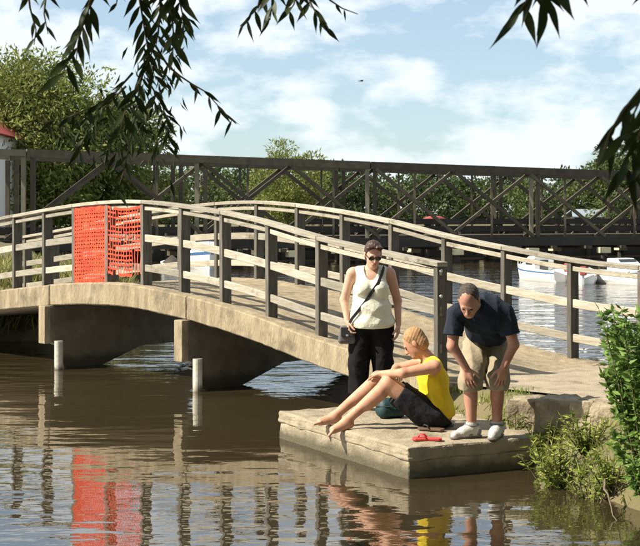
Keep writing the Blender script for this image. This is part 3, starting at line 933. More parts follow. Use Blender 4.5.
# shirt with sleeves and collar
S = Field((-.42, -.40, .70), (.42, .50, 1.30), .006)
m_torso(S, .022)
for a, b in ((shR, elR), (shL, elL)):
    S.cone(a, a + (b - a) * .85, .078, .078, .04)
S.ell(waist + (0, -.03, -.09), (.17, .13, .09), None, .05)
S.cone(neckb + (-.01, .03, -.005), neckb + (-.02, -.012, .005), .076, .076, .02)
S.folds(.0052, (44, 44, 36), 8)
ax_ = (np.array((.115, .315, .865)) - waist); S.cut(waist + ax_ * .98, ax_ + np.array((0, 0, -.04)))
for a, b in ((shR, elR), (shL, elL)):
    q = a + (b - a) * .66; d_ = (b - a) / np.linalg.norm(b - a)
    X, Y, Z = S.grid()
    pl = ((X - q[0]) * d_[0] + (Y - q[1]) * d_[1] + (Z - q[2]) * d_[2])
    near = np.sqrt((X - b[0])**2 + (Y - b[1])**2 + (Z - b[2])**2) - .145
    S.V = np.where(near < 0, np.maximum(S.V, pl), S.V).astype(np.float32)
S.cone(neckb, neckb, .001, .001, 0)
shirt_ = fld('polo_shirt', S, M_navy, man)
nd_ = (MHC - neckb); nd_ /= np.linalg.norm(nd_); cs_ = np.cross(nd_, (0, 0, 1.0)); cs_ /= np.linalg.norm(cs_); cu_ = np.cross(cs_, nd_)
mb = MB(); mb.tube([Vector(neckb + nd_ * .035 + (cs_ * math.cos(a_) + cu_ * math.sin(a_)) * .078) for a_ in np.linspace(-1.2, math.pi + 1.2, 20)], [.010] + [.015] * 18 + [.010], 8); mb.build('collar', M_navy, shirt_, smooth=True)
for q_, d_ in ((shR, elR - shR), (shL, elL - shL)):
    dn_ = d_ / np.linalg.norm(d_); c_ = q_ + d_ * .655; s1_ = np.cross(dn_, (0, 1.0, 0)); s1_ /= np.linalg.norm(s1_); s2_ = np.cross(dn_, s1_)
    mb = MB(); mb.tube([Vector(c_ + (s1_ * math.cos(a_) + s2_ * math.sin(a_)) * .074) for a_ in np.linspace(0, 2 * math.pi, 21)], .0065, 6, caps=False); mb.build('sleeve_hem', M_navy, shirt_, smooth=True)
S = Field((-.34, -.28, .38), (.44, .52, 1.02), .006)
S.ell((.115, .315, .855), (.188, .150, .140), None, .05)
for h_, k_ in ((hipR, knR), (hipL, knL)):
    S.cone(h_, k_ + (0, .012, .0), .118, .096, .035)
    S.cone(k_ + (0, .012, 0), k_ + (0, .03, -.22), .096, .097, .03)
S.folds(.0050, (50, 44, 26), 9)
S.cut((0, 0, .425), (0, .10, -1))
S.cut((0, 0, .99), (0, .2, 1))
fld('shorts', S, M_khaki, man)
# hair: short, thin on top
S = Field(MHC - .18, MHC + .18, .005)
S.ell(Lm((0, .030, .040)), (.086, .102, .092), MHM, .02); S.ell(Lm((0, .06, -.02)), (.078, .068, .08), MHM, .02)
S.folds(.0013, (260, 200, 160), 10)
S.cut(Lm((0, -.058, .085)), MHM @ np.array((0, -1, -.42)))
S.ell(Lm((0, -.075, -.04)), (.10, .085, .10), MHM, 0, carve=True)
fld('hair', S, M_hairg, man)
# trainers and socks
for a_, dv in ((anR, np.array((-.86, -.5, 0))), (anL, np.array((-.34, -.94, 0)))):
    dv = dv / np.linalg.norm(dv); b = a_.copy(); b[2] = 0
    S = Field(b - (.26, .26, .01), b + (.2, .2, .2), .005)
    S.cone(b - dv * .05 + (0, 0, .055), b + dv * .10 + (0, 0, .045), .046, .044, .02)
    S.cone(b + dv * .08 + (0, 0, .042), b + dv * .175 + (0, 0, .036), .046, .038, .02)
    S.cone(b + (0, 0, .06), b + (0, 0, .115), .053, .050, .03)
    S.cone(b + (0, 0, .085), b + dv * .09 + (0, 0, .055), .047, .042, .03)
    S.cut((0, 0, .112), (0, 0, 1)); S.cut((0, 0, .020), (0, 0, -1))
    sh_ = fld('shoe', S, M_shoe, man)
    S = Field(b - (.26, .26, .03), b + (.2, .2, .08), .005)
    S.cone(b - dv * .05 + (0, 0, .03), b + dv * .175 + (0, 0, .03), .052, .046, .02)
    S.cut((0, 0, .022), (0, 0, 1)); S.cut((0, 0, .004), (0, 0, -1))
    P, Q = S.mesh(); np_obj('sole', P, Q, M_sole, sh_)
    sv_ = np.array((-dv[1], dv[0], 0))
    for q in (-1, 1):           # grey side panels, laces, padded collar
        S = Field(b - (.26, .26, .01), b + (.2, .2, .2), .005)
        S.cone(b - dv * .045 + sv_ * q * .022 + (0, 0, .054), b + dv * .06 + sv_ * q * .020 + (0, 0, .042), .034, .032, .01)
        S.cut((0, 0, .078), (0, 0, 1)); S.cut((0, 0, .026), (0, 0, -1)); P, Q = S.mesh(); np_obj('side_panel', P, Q, M_panel, sh_)
    for k in range(4):
        c_ = b + dv * (.050 + .024 * k) + (0, 0, .116 - .010 * k)
        mb = MB(); mb.tube([Vector(c_ - sv_ * .030 - np.array((0, 0, .016))), Vector(c_ + np.array((0, 0, .002))), Vector(c_ + sv_ * .030 - np.array((0, 0, .016)))], .0045, 6); mb.build('lace', M_panel, sh_, smooth=True)
    mb = MB(); mb.tube([Vector(b + dv * math.cos(a_) * .056 + sv_ * math.sin(a_) * .056 + np.array((0, 0, .112))) for a_ in np.linspace(0, 2 * math.pi, 17)], .009, 6, caps=False); mb.build('collar', M_panel, sh_, smooth=True)
    S = Field(b + (-.09, -.09, .08), b + (.09, .09, .2), .005)
    S.cone(b + (0, 0, .08), b + (0, 0, .19), .050, .049, .01); S.cut((0, 0, .14), (0, 0, 1)); S.cut((0, 0, .10), (0, 0, -1))
    fld('sock', S, M_shoe, man)

# ------------------------------------------------------------------ small things on the landing stage
p = on_z(391, 418, HD)
o = empty('cool_bag', (p.x, p.y, HD), R(12)); tag(o, 'dark teal soft bag standing behind the seated person\'s legs', 'bag')
S = Field((-.19, -.14, -.01), (.19, .14, .26), .007)
S.cone((-.07, -.02, .07), (.07, -.02, .07), .068, .068, .02); S.cone((-.07, .02, .07), (.07, .02, .07), .068, .068, .02)
S.cone((-.06, 0, .12), (.06, 0, .12), .068, .06, .04); S.folds(.002, (40, 40, 40), 3); S.cut((0, 0, .004), (0, 0, -1))
fld('pouch', S, M_teal, o)
mb = MB(); mb.tube([Vector((-.09 + .18 * k / 10, -.005, .19 + .05 * math.sin(math.pi * k / 10))) for k in range(11)], .008, 8); mb.build('handle', M_strap, o, smooth=True)
mb = MB(); mb.tube([Vector((.150 * math.cos(a_) , .092 * math.sin(a_), .118)) for a_ in np.linspace(0, 2 * math.pi, 33)], .006, 6, caps=False); mb.build('zip', M_strap, o, smooth=True)
def sandal(px, py, rz, label, m, msole, length=.27, group=None, flip=False):
    p = on_z(px, py, HD)
    o = empty('sandal', (p.x, p.y, HD + .006), rz); tag(o, label, 'sandal', group)
    prof = [(-.5, .26), (-.42, .36), (-.2, .36), (0, .34), (.2, .42), (.38, .44), (.48, .28), (.5, .1)]
    pts = [Vector((x * length, y * .11, 0)) for x, y in prof] + [Vector((x * length, -y * .11, 0)) for x, y in prof[::-1]]
    mb = MB(); mb.prism(pts, (0, 0, .022)); mb.build('sole', msole, o, bevel=.005)
    mb = MB()
    for s_ in (-1, 1):
        mb.tube([Vector((.30 * length, 0, .024)), Vector((.24 * length, s_ * .018, .048)), Vector((.1 * length, s_ * .034, .045)), Vector((0, s_ * .038, .02))], .007, 6)
    mb.build('thong', m, o, smooth=True)
    return o
sandal(431, 431, R(155), 'brown sandal lying beside the seated person, heel strap up', M_strap, M_brownl, .24)
sandal(441, 427, R(20), 'dark sandal lying close against the seated person\'s hip', M_strap, M_sole, .24)
sandal(427, 441, R(172), 'red flip-flop lying at the edge of the landing stage', M_redp, M_redp, .25)

# ------------------------------------------------------------------ bank: stones, roots
edging = empty('stone_edging', (2.3, 11.8, .3)); tag(edging, 'rough pale stone blocks edging the bank beside the landing stage', 'stone edging')
def stone(px0, px1, py0, py1, D, depth, seed, rz=0):
    a = at(px0, py1, D); b = at(px1, py0, D); c = (a + b) / 2; w = b.x - a.x; h_ = b.z - a.z
    mb = MB(); ca, sa = math.cos(rz), math.sin(rz)
    mb.box((c.x, D + depth / 2, c.z), Vector((ca, sa, 0)) * w / 2, Vector((-sa, ca, 0)) * depth / 2, Vector((0, 0, h_ / 2)))
    o = mb.build('stone', M_stone, None, smooth=True, bevel=min(w, h_) * .07, seg=2)
    roughen(o, .022, 7.0, seed, cuts=5)
    o.parent = edging; o.matrix_parent_inverse = Matrix.Translation(-Vector(edging.location))
stone(512, 545, 400, 432, 12.05, .35, 1, R(-20))
stone(543, 584, 401, 440, 11.60, .40, 2, R(-25))
stone(582, 606, 402, 442, 11.3, .35, 3, R(-35))
stone(600, 640, 405, 450, 11.05, .40, 4, R(-30))
stone(636, 680, 408, 452, 11.0, .45, 5, R(-35))
stone(560, 588, 438, 466, 11.45, .3, 6, R(-20))
stone(590, 622, 448, 478, 11.1, .3, 7, R(-40))
stone(574, 600, 472, 496, 10.75, .25, 8, R(15))
stone(612, 650, 478, 505, 10.45, .3, 9, R(-15))
stone(548, 566, 474, 492, 10.9, .22, 10, R(15))
for k in range(3):
    rt = empty('exposed_root', on_z(612 + 9 * k, 490 + random.uniform(-8, 8), .12)); tag(rt, 'bare pale roots trailing down the bank into the water', 'root', 'bare roots on the bank')
    mb = MB(); pts = []; p = Vector((.0, .25, .07)); d = Vector((random.uniform(-.4, .3), -1, -.35)).normalized()
    for j in range(9):
        pts.append(p.copy()); p = p + d * .085; d = (d + Vector((random.uniform(-.45, .45), random.uniform(-.25, .25), random.uniform(-.3, .25)))).normalized()
    mb.tube(pts, [.010 - .0010 * j for j in range(9)], 7); mb.build('root', M_root, rt, smooth=True)

# ------------------------------------------------------------------ foliage tools
def leaf_quads(P, D, L, W, seed=0, bend=.12):
    """P base points, D unit directions, L lengths, W widths -> diamond leaves folded along the midrib (6 verts, 4 tris as 2 quads)"""
    r = np.random.default_rng(seed); n = len(P)
    rv = r.normal(size=(n, 3)); s = np.cross(D, rv); s /= np.linalg.norm(s, axis=1)[:, None] + 1e-9
    nn = np.cross(D, s)
    L = np.asarray(L).reshape(-1, 1) * np.ones((n, 1)); W = np.asarray(W).reshape(-1, 1) * np.ones((n, 1))
    a = P; m = P + D * L * .45 + nn * L * bend; t = P + D * L
    l = m + s * W * .5 - nn * W * .15; q = m - s * W * .5 - nn * W * .15
    V = np.stack([a, l, t, q], 1).reshape(-1, 3)
    Q = np.arange(4 * n).reshape(n, 4)
    return V, Q
def crown_points(n, clumps, r_, fuzz=1.06):
    """points on/in ellipsoidal clumps: list of (centre, radii)"""
    out = []; nor = []
    vol = np.array([np.prod(c[1]) ** (2 / 3) for c in clumps]); vol = vol / vol.sum()
    for (c, rd), w in zip(clumps, vol):
        k = max(4, int(n * w)); d = r_.normal(size=(k, 3)); d /= np.linalg.norm(d, axis=1)[:, None]
        rad = r_.uniform(.40, fuzz, size=(k, 1)) ** .6
        out.append(np.array(c) + d * rad * np.array(rd)); nor.append(d)
    return np.concatenate(out), np.concatenate(nor)
def make_tree(h, cr, n, ls, lm, seed, droop=0.3, base=.22, aspect=.5, nclump=26, flat=.8, fuzz=1.15):
    """returns (trunk MB, leaf V, Q)"""
    r_ = np.random.default_rng(seed); mb = MB(); clumps = []
    top = Vector((r_.normal() * .04 * h, r_.normal() * .04 * h, h * .72))
    tr = [Vector((0, 0, -.3)), Vector((.01 * h, 0, h * .2)), Vector((top.x * .6, top.y * .6, h * .45)), top]
    mb.tube(tr, [.035 * h, .027 * h, .018 * h, .008 * h], 8)
    for k in range(nclump):
        a = r_.uniform(0, 6.28); zz = r_.uniform(base, 1.0)
        prof = math.sin(math.pi * min(1, max(.05, (zz - base + .10) / (1.12 - base)))) ** .6
        rr = cr * prof * r_.uniform(.35, .95)
        c = np.array((rr * math.cos(a), rr * math.sin(a), h * (zz - .06)))
        s = cr * r_.uniform(.20, .38)
        clumps.append((c, (s, s, s * flat)))
        j = tr[1].lerp(top, min(.95, max(0, (zz - .35))))
        if k % 2 == 0:
            mid = j.lerp(Vector(c), .5) + Vector((0, 0, h * .03)); mb.tube([j, mid, Vector(c)], [.010 * h, .007 * h, .003 * h], 5, caps=False)
    P, Nn = crown_points(n, clumps, r_, fuzz)
    D = Nn + r_.normal(size=P.shape) * .7 + np.array((0, 0, -droop)); D /= np.linalg.norm(D, axis=1)[:, None]
    L = r_.uniform(.6, 1.3, len(P)) * ls
    V, Q = leaf_quads(P, D, L, L * aspect, seed)
    return mb, V, Q
def tree(loc, name, label, h, cr, n, ls, lm, seed, group=None, **k):
    mb, V, Q = make_tree(h, cr, n, ls, lm, seed, **k)
    o = empty(name, loc); tag(o, label, 'tree', group)
    mb.build('trunk', M_bark, o, smooth=True)
    np_obj('crown', V, Q, lm, o, smooth=False)
    return o
def tree_copy(src, loc, rz, s, label, group):
    o = src.copy(); C.objects.link(o); o.location = loc; o.rotation_euler = (0, 0, rz); o.scale = (s, s, s)
    o['label'] = label; o['group'] = group
    for ch in src.children:
        c = ch.copy(); C.objects.link(c); c.parent = o
    return o

# ------------------------------------------------------------------ far trees
def gtree(px, Y): 
    x = (px - 320) * Y / F
    return (x, Y, gz_at(x, Y) - .05)
big = tree(gtree(30, 74), 'willow_tree', 'big pale green leafy tree rising behind the truss bridge near its end post', 8.9, 5.6, 46000, .34, LM_big, 3, droop=.3, base=.06, aspect=.34, nclump=110, fuzz=1.45)
big2 = tree(gtree(122, 77), 'tree', 'round green tree beside the big pale one behind the truss bridge', 7.2, 3.9, 16000, .32, LM_big, 5, base=.15, aspect=.4, nclump=36)
tree(gtree(288, 95), 'tree', 'pale feathery tree poking above the top of the truss bridge', 6.0, 3.0, 9000, .30, LM_big, 8, droop=-.3, base=.12, aspect=.3, nclump=46)
tree(gtree(634, 84), 'tree', 'green tree standing behind the far end of the truss bridge', 6.2, 3.2, 9000, .28, LM_far, 9, base=.08, aspect=.4, nclump=36)
srcs = [tree(gtree(200, 118), 'tree', 'x', 6.0, 4.2, 3800, .42, LM_far, 11, base=.05, nclump=24), tree(gtree(245, 130), 'tree', 'x', 5.4, 4.4, 3800, .42, LM_far2, 12, base=.05, nclump=24), tree(gtree(330, 120), 'tree', 'x', 5.2, 4.0, 3800, .42, LM_far, 13, base=.05, nclump=24)]
TL = 'low mid-green tree in the distant wooded line beyond the truss bridge'; TG = 'trees in the distant line beyond the truss bridge'
TL2 = 'darker low tree in the distant wooded line beyond the truss bridge'; TG2 = 'darker trees in the distant line'
for s_ in srcs: tag(s_, TL, 'tree', TG)
tag(srcs[1], TL2, 'tree', TG2)
k = 0
for px, Y, s in ((160, 112, .85), (225, 135, .75), (268, 112, .85), (305, 122, .95), (352, 112, .80), (378, 128, .85), (405, 118, .86), (428, 112, .76), (452, 126, .82), (478, 115, .72), (500, 128, .85), (528, 120, .72), (548, 112, .74), (572, 122, .88), (600, 115, .95), (655, 118, 1.0), (690, 125, 1.0), (60, 118, .9), (-10, 120, 1.0), (-60, 110, 1.1), (740, 120, 1.1)):
    lb, gp = ((TL2, TG2) if k % 3 == 1 else (TL, TG)); tree_copy(srcs[k % 3], gtree(px, Y), k * 1.7, s, lb, gp); k += 1

# unseen trees added around the camera to shade everything that faces them
shade_tree = tree((-7, -9, .4), 'tree', 'x', 12.5, 5.2, 9000, .62, LM_far2, 17, base=.04, nclump=60)
WL = 'tall dense tree added out of view to shade what faces it'; WG = 'shade trees added out of view'
tag(shade_tree, WL, 'tree', WG)
for k, (x, y, s) in enumerate(((0, -10, 1.05), (7, -8, 1.0), (13, -3, 1.0), (15, 4, .95), (-15, -11, .9), (18, -10, 1.2), (17, 11, .75), (8.5, 1.5, .8), (9.5, 6.5, .75), (3.5, -6, .9), (10, -6, 1.0))):
    tree_copy(shade_tree, (x, y, .4), k * 1.3, s, WL, WG)

# ------------------------------------------------------------------ truss bridge
TQ = Vector((25.1, 11.0, 0)).normalized(); TP0 = Vector((-11.9, 55, 0)); TNn = Vector((-TQ.y, TQ.x, 0))
def TP(q, w, z): return TP0 + TQ * q + TNn * w + Vector((0, 0, z))
def ttop(q): return 4.72 - .0168 * q
truss = empty('truss_bridge', TP(15, 1.8, 0)); tag(truss, 'long dark weathered truss bridge crossing the basin behind the footbridge', 'bridge')
def tpart(mb, name, m=M_truss, **k):
    o = mb.build(name, m, None, **k); o.parent = truss; o.matrix_parent_inverse = Matrix.Translation(-Vector(truss.location)); return o
M_truss2 = mat('truss_timber_pale', (0.20, 0.175, 0.12), 0.85, (0.11, 0.098, 0.07), 2, 0.5)
QV = [0, 7.4, 15.5, 24.2, 32.6, 41.0]
QE = 43.0
for w in (0.0, 3.4):
    for a, b in ((-8, -.12), (-.06, 15.4), (15.46, 32.5), (32.56, QE)):
        mb = MB(); mb.bar(TP(a, w, ttop(a) - .0), TP(b, w, ttop(b)), .26, .26 if a < -1 else .33); tpart(mb, 'top_chord', M_truss2 if a < -1 else M_truss)
        mb = MB(); mb.bar(TP(a, w, .95), TP(b, w, .95), .34, .42); tpart(mb, 'bottom_chord', M_quay)
    mb = MB()
    for q in QV:
        for dq, wd, m in ((-.18, .17, M_truss2 if w == 0 else M_truss), (.20, .20, M_truss)):
            mb = MB(); mb.bar(TP(q + dq, w - .02, .75), TP(q + dq, w - .02, ttop(q) - .17), wd, .18); tpart(mb, 'vertical', m)
    for k in range(10):
        q = 3.4 + 4.1 * k + (.9 if w else 0)
        for sg, dw in ((-1, .14), (1, -.14)):
            z0 = ttop(q) - .17
            mb = MB(); mb.bar(TP(q, w + dw, z0), TP(q + sg * 4.3, w + dw, 1.17), .10, .15); tpart(mb, 'diagonal')
        mb = MB(); mb.bar(TP(q + 2.05, w, 1.17), TP(q + 2.05, w, ttop(q) - .17), .10, .10); tpart(mb, 'hanger')
for k in range(26):
    q = -7 + 2 * k
    mb = MB(); mb.bar(TP(q, -.6, .66), TP(q, 4.2, .66), .22, .14); tpart(mb, 'cross_beam')
mb = MB(); mb.bar(TP(-8, 1.7, 1.22), TP(QE, 1.7, 1.22), 2.9, .10); tpart(mb, 'deck')
for w in (.35, 3.05):      # parapet boards
    for a in np.arange(-8, QE, 4.25):
        for z in (1.55, 1.90):
            if z > 1.6 and a < 12: continue
            mb = MB(); mb.bar(TP(a + .02, w, z), TP(a + 4.22, w, z), .05, .26); tpart(mb, 'parapet_board', M_quay)
for q in np.arange(3.3, QE, 4.1):     # supporting piles with pale caps
    for w in (-.45, 3.8):
        mb = MB(); mb.tube([TP(q, w, -1), TP(q, w, .36)], [.17, .16], 10); pl = tpart(mb, 'support_pile', M_quay)
        mb = MB(); mb.box(TP(q, w, .50), TQ * .27, TNn * .22, Vector((0, 0, .14))); tpart(mb, 'pile_cap', M_padyel, bevel=.02)
# quay wall under and behind the truss bridge
qw = empty('quay_wall', TP(20, 7, 0)); tag(qw, 'dark timber quay wall along the far shore under the truss bridge', 'wall')
for q in np.arange(-2, 46, 2.0):
    mb = MB(); mb.box(TP(q + 1, 7.0 + .05 * math.sin(q), .5), TQ * .985, TNn * .15, Vector((0, 0, 1.05 + .05 * math.sin(q * 3)))); o = mb.build('timber_panel', M_quay); o.parent = qw; o.matrix_parent_inverse = Matrix.Translation(-Vector(qw.location))
    mb = MB(); mb.tube([TP(q, 6.75, -1), TP(q, 6.75, 1.75)], .13, 8); o = mb.build('fender_pile', M_quay); o.parent = qw; o.matrix_parent_inverse = Matrix.Translation(-Vector(qw.location))

# house at the left edge
hs = empty('house', at(-46, 216, 69) - Vector((0, 0, 1.0))); tag(hs, 'white rendered house with a red roof beyond the end of the truss bridge', 'house')
mb = MB(); mb.box((0, 0, 2.4), (2.9, 0, 0), (0, 3.5, 0), (0, 0, 2.6)); mb.build('wall', M_render, hs)
mb = MB(); mb.prism([(-3.3, -3.8, 5.0), (3.3, -3.8, 5.0), (0, -3.8, 7.6)], (0, 7.6, 0)); mb.build('roof', M_redroof, hs)
mb = MB(); mb.box((1.4, 1, 7.0), (.3, 0, 0), (0, .3, 0), (0, 0, .9)); mb.build('chimney', M_redroof, hs)
for x in (-1.5, 1.4):
    for z in (1.6, 3.9):
        mb = MB(); mb.box((x, -3.5, z), (.5, 0, 0), (0, .04, 0), (0, 0, .6)); w_ = mb.build('window', M_glassd, hs)
        mb = MB(); mb.box((x, -3.53, z - .66), (.6, 0, 0), (0, .08, 0), (0, 0, .05)); mb.build('sill', M_render, w_)
# distant shed with a pale roof
sh = empty('shed', at(590, 220, 88) * 1.0); sh.location.z = 1.2; tag(sh, 'low shed with pale grey roof beyond the truss bridge', 'shed')
mb = MB(); mb.box((0, 0, .3), (1.3, 0, 0), (0, 1.6, 0), (0, 0, .55)); mb.build('wall', M_quay, sh)
mb = MB(); mb.prism([(-1.5, -1.9, .87), (1.5, -1.9, .87), (1.2, 0, 1.35), (-1.2, 0, 1.35)], (0, 0, .06)); mb.prism([(-1.5, 1.9, .87), (1.5, 1.9, .87), (1.2, .02, 1.35), (-1.2, .02, 1.35)], (0, 0, .06)); mb.build('roof', M_slate, sh)

# ------------------------------------------------------------------ boats
def boat(px, py, rz, label, length=4.6, beam=1.8, free=.62, cabin=True, stripe=M_blue, motor=True, cover=None, bs=1.0):
    p = on_z(px, py, 0.0)
    o = empty('boat', (p.x, p.y + .6, 0), rz); tag(o, label, 'boat')
    st = []; ns = 12
    for i in range(ns + 1):
        s = i / ns; x = (s - .5) * length
        bw = beam / 2 * (1 - max(0, (s - .45) / .55) ** 2.2) * (.92 + .08 * min(1, s * 4)); zf = free * (1 + .35 * s * s)
        bw = max(bw, .02)
        st.append([Vector((x, 0, -.22)), Vector((x, bw * .70, -.10)), Vector((x + .1 * s, bw * .93, .16)), Vector((x + .22 * s, bw, zf)), Vector((x + .22 * s, bw - min(.06, bw * .5), zf + .02)), Vector((x + .2 * s, 0, zf - .02 if s > .5 else zf - .18))])
    v = []; f = []
    full = []
    for r_ in st:
        row = r_ + [Vector((q.x, -q.y, q.z)) for q in r_[-2:0:-1]]
        full.append(row); v += row
    m = len(full[0])
    for i in range(ns):
        for k in range(m): f.append((i * m + k, i * m + (k + 1) % m, (i + 1) * m + (k + 1) % m, (i + 1) * m + k))
    f.append(tuple(range(m))); f.append(tuple(ns * m + k for k in range(m - 1, -1, -1)))
    mb = MB(); mb.add(v, f); hull = mb.build('hull', M_white, o)
    for q in (-1, 1):
        mb = MB(); rows = []
        for i in range(ns):
            a, b = st[i][3], st[i + 1][3]; a2, b2 = st[i][2], st[i + 1][2]
            pa, pb = a.lerp(a2, .18), b.lerp(b2, .18); qa, qb = a.lerp(a2, .36), b.lerp(b2, .36)
            g = lambda w: Vector((w.x, q * (w.y + .012), w.z))
            mb.add([g(pa), g(pb), g(qb), g(qa)], [(0, 1, 2, 3)])
        mb.build('stripe', stripe, hull)
    if cabin:
        hgt = .62
        mb = MB(); b = beam * .36
        pts = [(-.02 * length, free - .1), (.33 * length, free + .02), (.22 * length, free + .34), (.10 * length, free + hgt), (-.02 * length, free + hgt)]
        mb.prism([(x, -b, z) for x, z in pts], (0, 2 * b, 0)); cb = mb.build('cabin', M_white, o, bevel=.05)
        for q in (-1, 1):
            mb = MB(); mb.box((.08 * length, q * (b + .005), free + .32), (.07 * length, 0, 0), (0, .012, 0), (0, 0, .10)); mb.build('side_window', M_glassd, cb)
        mb = MB(); mb.box((.162 * length, 0, free + .475), Vector((.24, 0, -.28)).normalized() * .14, (0, b * .82, 0), Vector((.28, 0, .24)).normalized() * .012); mb.build('windscreen', M_glassd, cb)
        mb = MB(); mb.box((-.022 * length, 0, free + .2), (.01, 0, 0), (0, b * .4, 0), (0, 0, .25)); mb.build('cabin_door', M_glassd, cb)
        mb = MB(); mb.tube([Vector((.5 * length, -.0, free * 1.3)), Vector((.5 * length, 0, free * 1.3 + .3))], .015, 6)
        for q in (-1, 1): mb.tube([Vector((.5 * length, 0, free * 1.3 + .3)), Vector((.38 * length, q * beam * .28, free * 1.25 + .3)), Vector((.3 * length, q * beam * .4, free * 1.12))], .015, 6)
        mb.build('bow_rail', M_steel, o)
    if cover:
        mb = MB(); b = beam * .46
        prof = [(-.46, .02), (-.3, .28), (-.05, .40), (.2, .30), (.46, .16)]
        vv = []
        for x, z in prof: vv += [Vector((x * length, -b * (1 - max(0, x) * 1.3), free)), Vector((x * length, 0, free + z + .05)), Vector((x * length, b * (1 - max(0, x) * 1.3), free))]
        ff = []
        for i in range(4): ff += [(3 * i, 3 * i + 3, 3 * i + 4, 3 * i + 1), (3 * i + 1, 3 * i + 4, 3 * i + 5, 3 * i + 2)]
        mb.add(vv, ff); c_ = mb.build('cover', cover, o, smooth=True)
        md = c_.modifiers.new('thickness', 'SOLIDIFY'); md.thickness = .02
    if motor:
        mb = MB(); mb.box((-.53 * length, 0, free + .16), (.15, 0, 0), (0, .13, 0), (0, 0, .20)); mo = mb.build('outboard_motor', M_redc, o, bevel=.05)
        mb = MB(); mb.box((-.53 * length, 0, free - .35), (.06, 0, 0), (0, .04, 0), (0, 0, .32)); mb.build('leg', M_steel, mo)
    o.scale = (.82 * bs, .82 * bs, .72 * bs)
    return o
boat(546, 281, R(112), 'white cabin boat with red outboard moored beyond the path railing', 3.6, 1.35, .50)
boat(590, 283, R(75), 'small open white boat moored beside the cabin boat', 3.2, 1.0, .42, cabin=False, motor=True, stripe=M_redc)
boat(622, 284, R(-62), 'white cruiser with blue stripe moored beyond the last railing post', 3.8, 1.4, .50, motor=False)
boat(204, 268, R(-80), 'white cabin boat seen through the railing of the footbridge', 3.6, 1.45, .66, motor=False, bs=1.35)
boat(170, 270, R(100), 'small white dinghy with a dark cover beside the seen-through cabin boat', 3.0, 1.1, .38, cabin=False, motor=False, cover=M_quay)
# red covered dinghy on the truss deck side quay
p = at(438, 211, 72)
o = empty('upturned_dinghy', (p.x, p.y + 2.2, 1.35), R(25)); tag(o, 'dull red upturned dinghy on the far quay', 'boat')
mb = MB(); vv = []; ff = []
for i in range(9):
    s = i / 8; w_ = .55 * (1 - abs(2 * s - 1) ** 2.6) + .02
    for j in range(7):
        a = math.pi * j / 6; vv.append(Vector(((s - .5) * 2.1, w_ * math.cos(a), .62 + .42 * math.sin(a) * (1 - .5 * abs(2 * s - 1) ** 2))))
for i in range(8):
    for j in range(6): ff.append((i * 7 + j, i * 7 + j + 1, i * 7 + j + 8, i * 7 + j + 7))
mb.add(vv, ff); h_ = mb.build('hull', M_redc, o, smooth=True)
mb = MB()
for x in (-.4, .4): mb.box((x, 0, .31), (.06, 0, 0), (0, .5, 0), (0, 0, .31))
mb.build('trestle', M_quay, o)
o.scale = (.72, .72, .8)

# ------------------------------------------------------------------ orange safety netting tied to the near railing
def netting(ta, tb, z0, z1, cell, strip, label, sag, seed, torn=0):
    r_ = random.Random(seed)
    o = empty('safety_netting', BP((ta + tb) / 2, -.012, _spl((ta + tb) / 2) + z0)); tag(o, label, 'netting')
    off = -Vector(o.location); mb = MB()
    W = tb - ta; nu = max(2, int(W / cell)); nv = int((z1 - z0) / cell)
    def pt(i, j):
        u = ta + W * i / nu; w_ = j / nv
        zz = _spl(u) + z0 + (z1 - z0) * w_ - sag * math.sin(math.pi * i / nu) * (1 if j in (0, nv) else .8) + .006 * math.sin(i * 2.1 + j)
        return BP(u, -.010 + .005 * math.sin(i * 1.7 + j * 1.1 + seed), zz) + off
    for j in range(nv + 1):
        for i in range(nu):
            if torn and (r_.random() < torn or (i > nu * .7 and j < nv * .3)): continue
            a, b = pt(i, j), pt(i + 1, j); hw = Vector((0, 0, strip * (1.6 if j in (0, nv) else r_.uniform(.8, 1.2)) / 2)); t_ = N * .0015
            mb.box((a + b) / 2, (b - a) / 2, hw, t_)
    m1 = mb.build('cross_strands', M_orange, o); tag(m1, kind='stuff')
    mb = MB()
    for i in range(nu + 1):
        for j in range(nv):
            a, b = pt(i, j), pt(i, j + 1); mb.box((a + b) / 2 - N * .003, (b - a) / 2, U * strip * .3, N * .0012)
    m2 = mb.build('upright_strands', M_orange, o); tag(m2, kind='stuff')
i74 = 4 + 2
netting(near_t[i74] + .036, near_t[i74 + 1] - .036, -.02, 1.02, .052, .036, 'dense bright orange-red safety netting tied between two posts of the footbridge', .0, 1)
netting(near_t[i74 + 1] + .036, near_t[i74 + 2] - .036, .14, 1.02, .062, .022, 'looser see-through orange-red netting hung beside the dense netting on the footbridge', .04, 2, torn=.16)

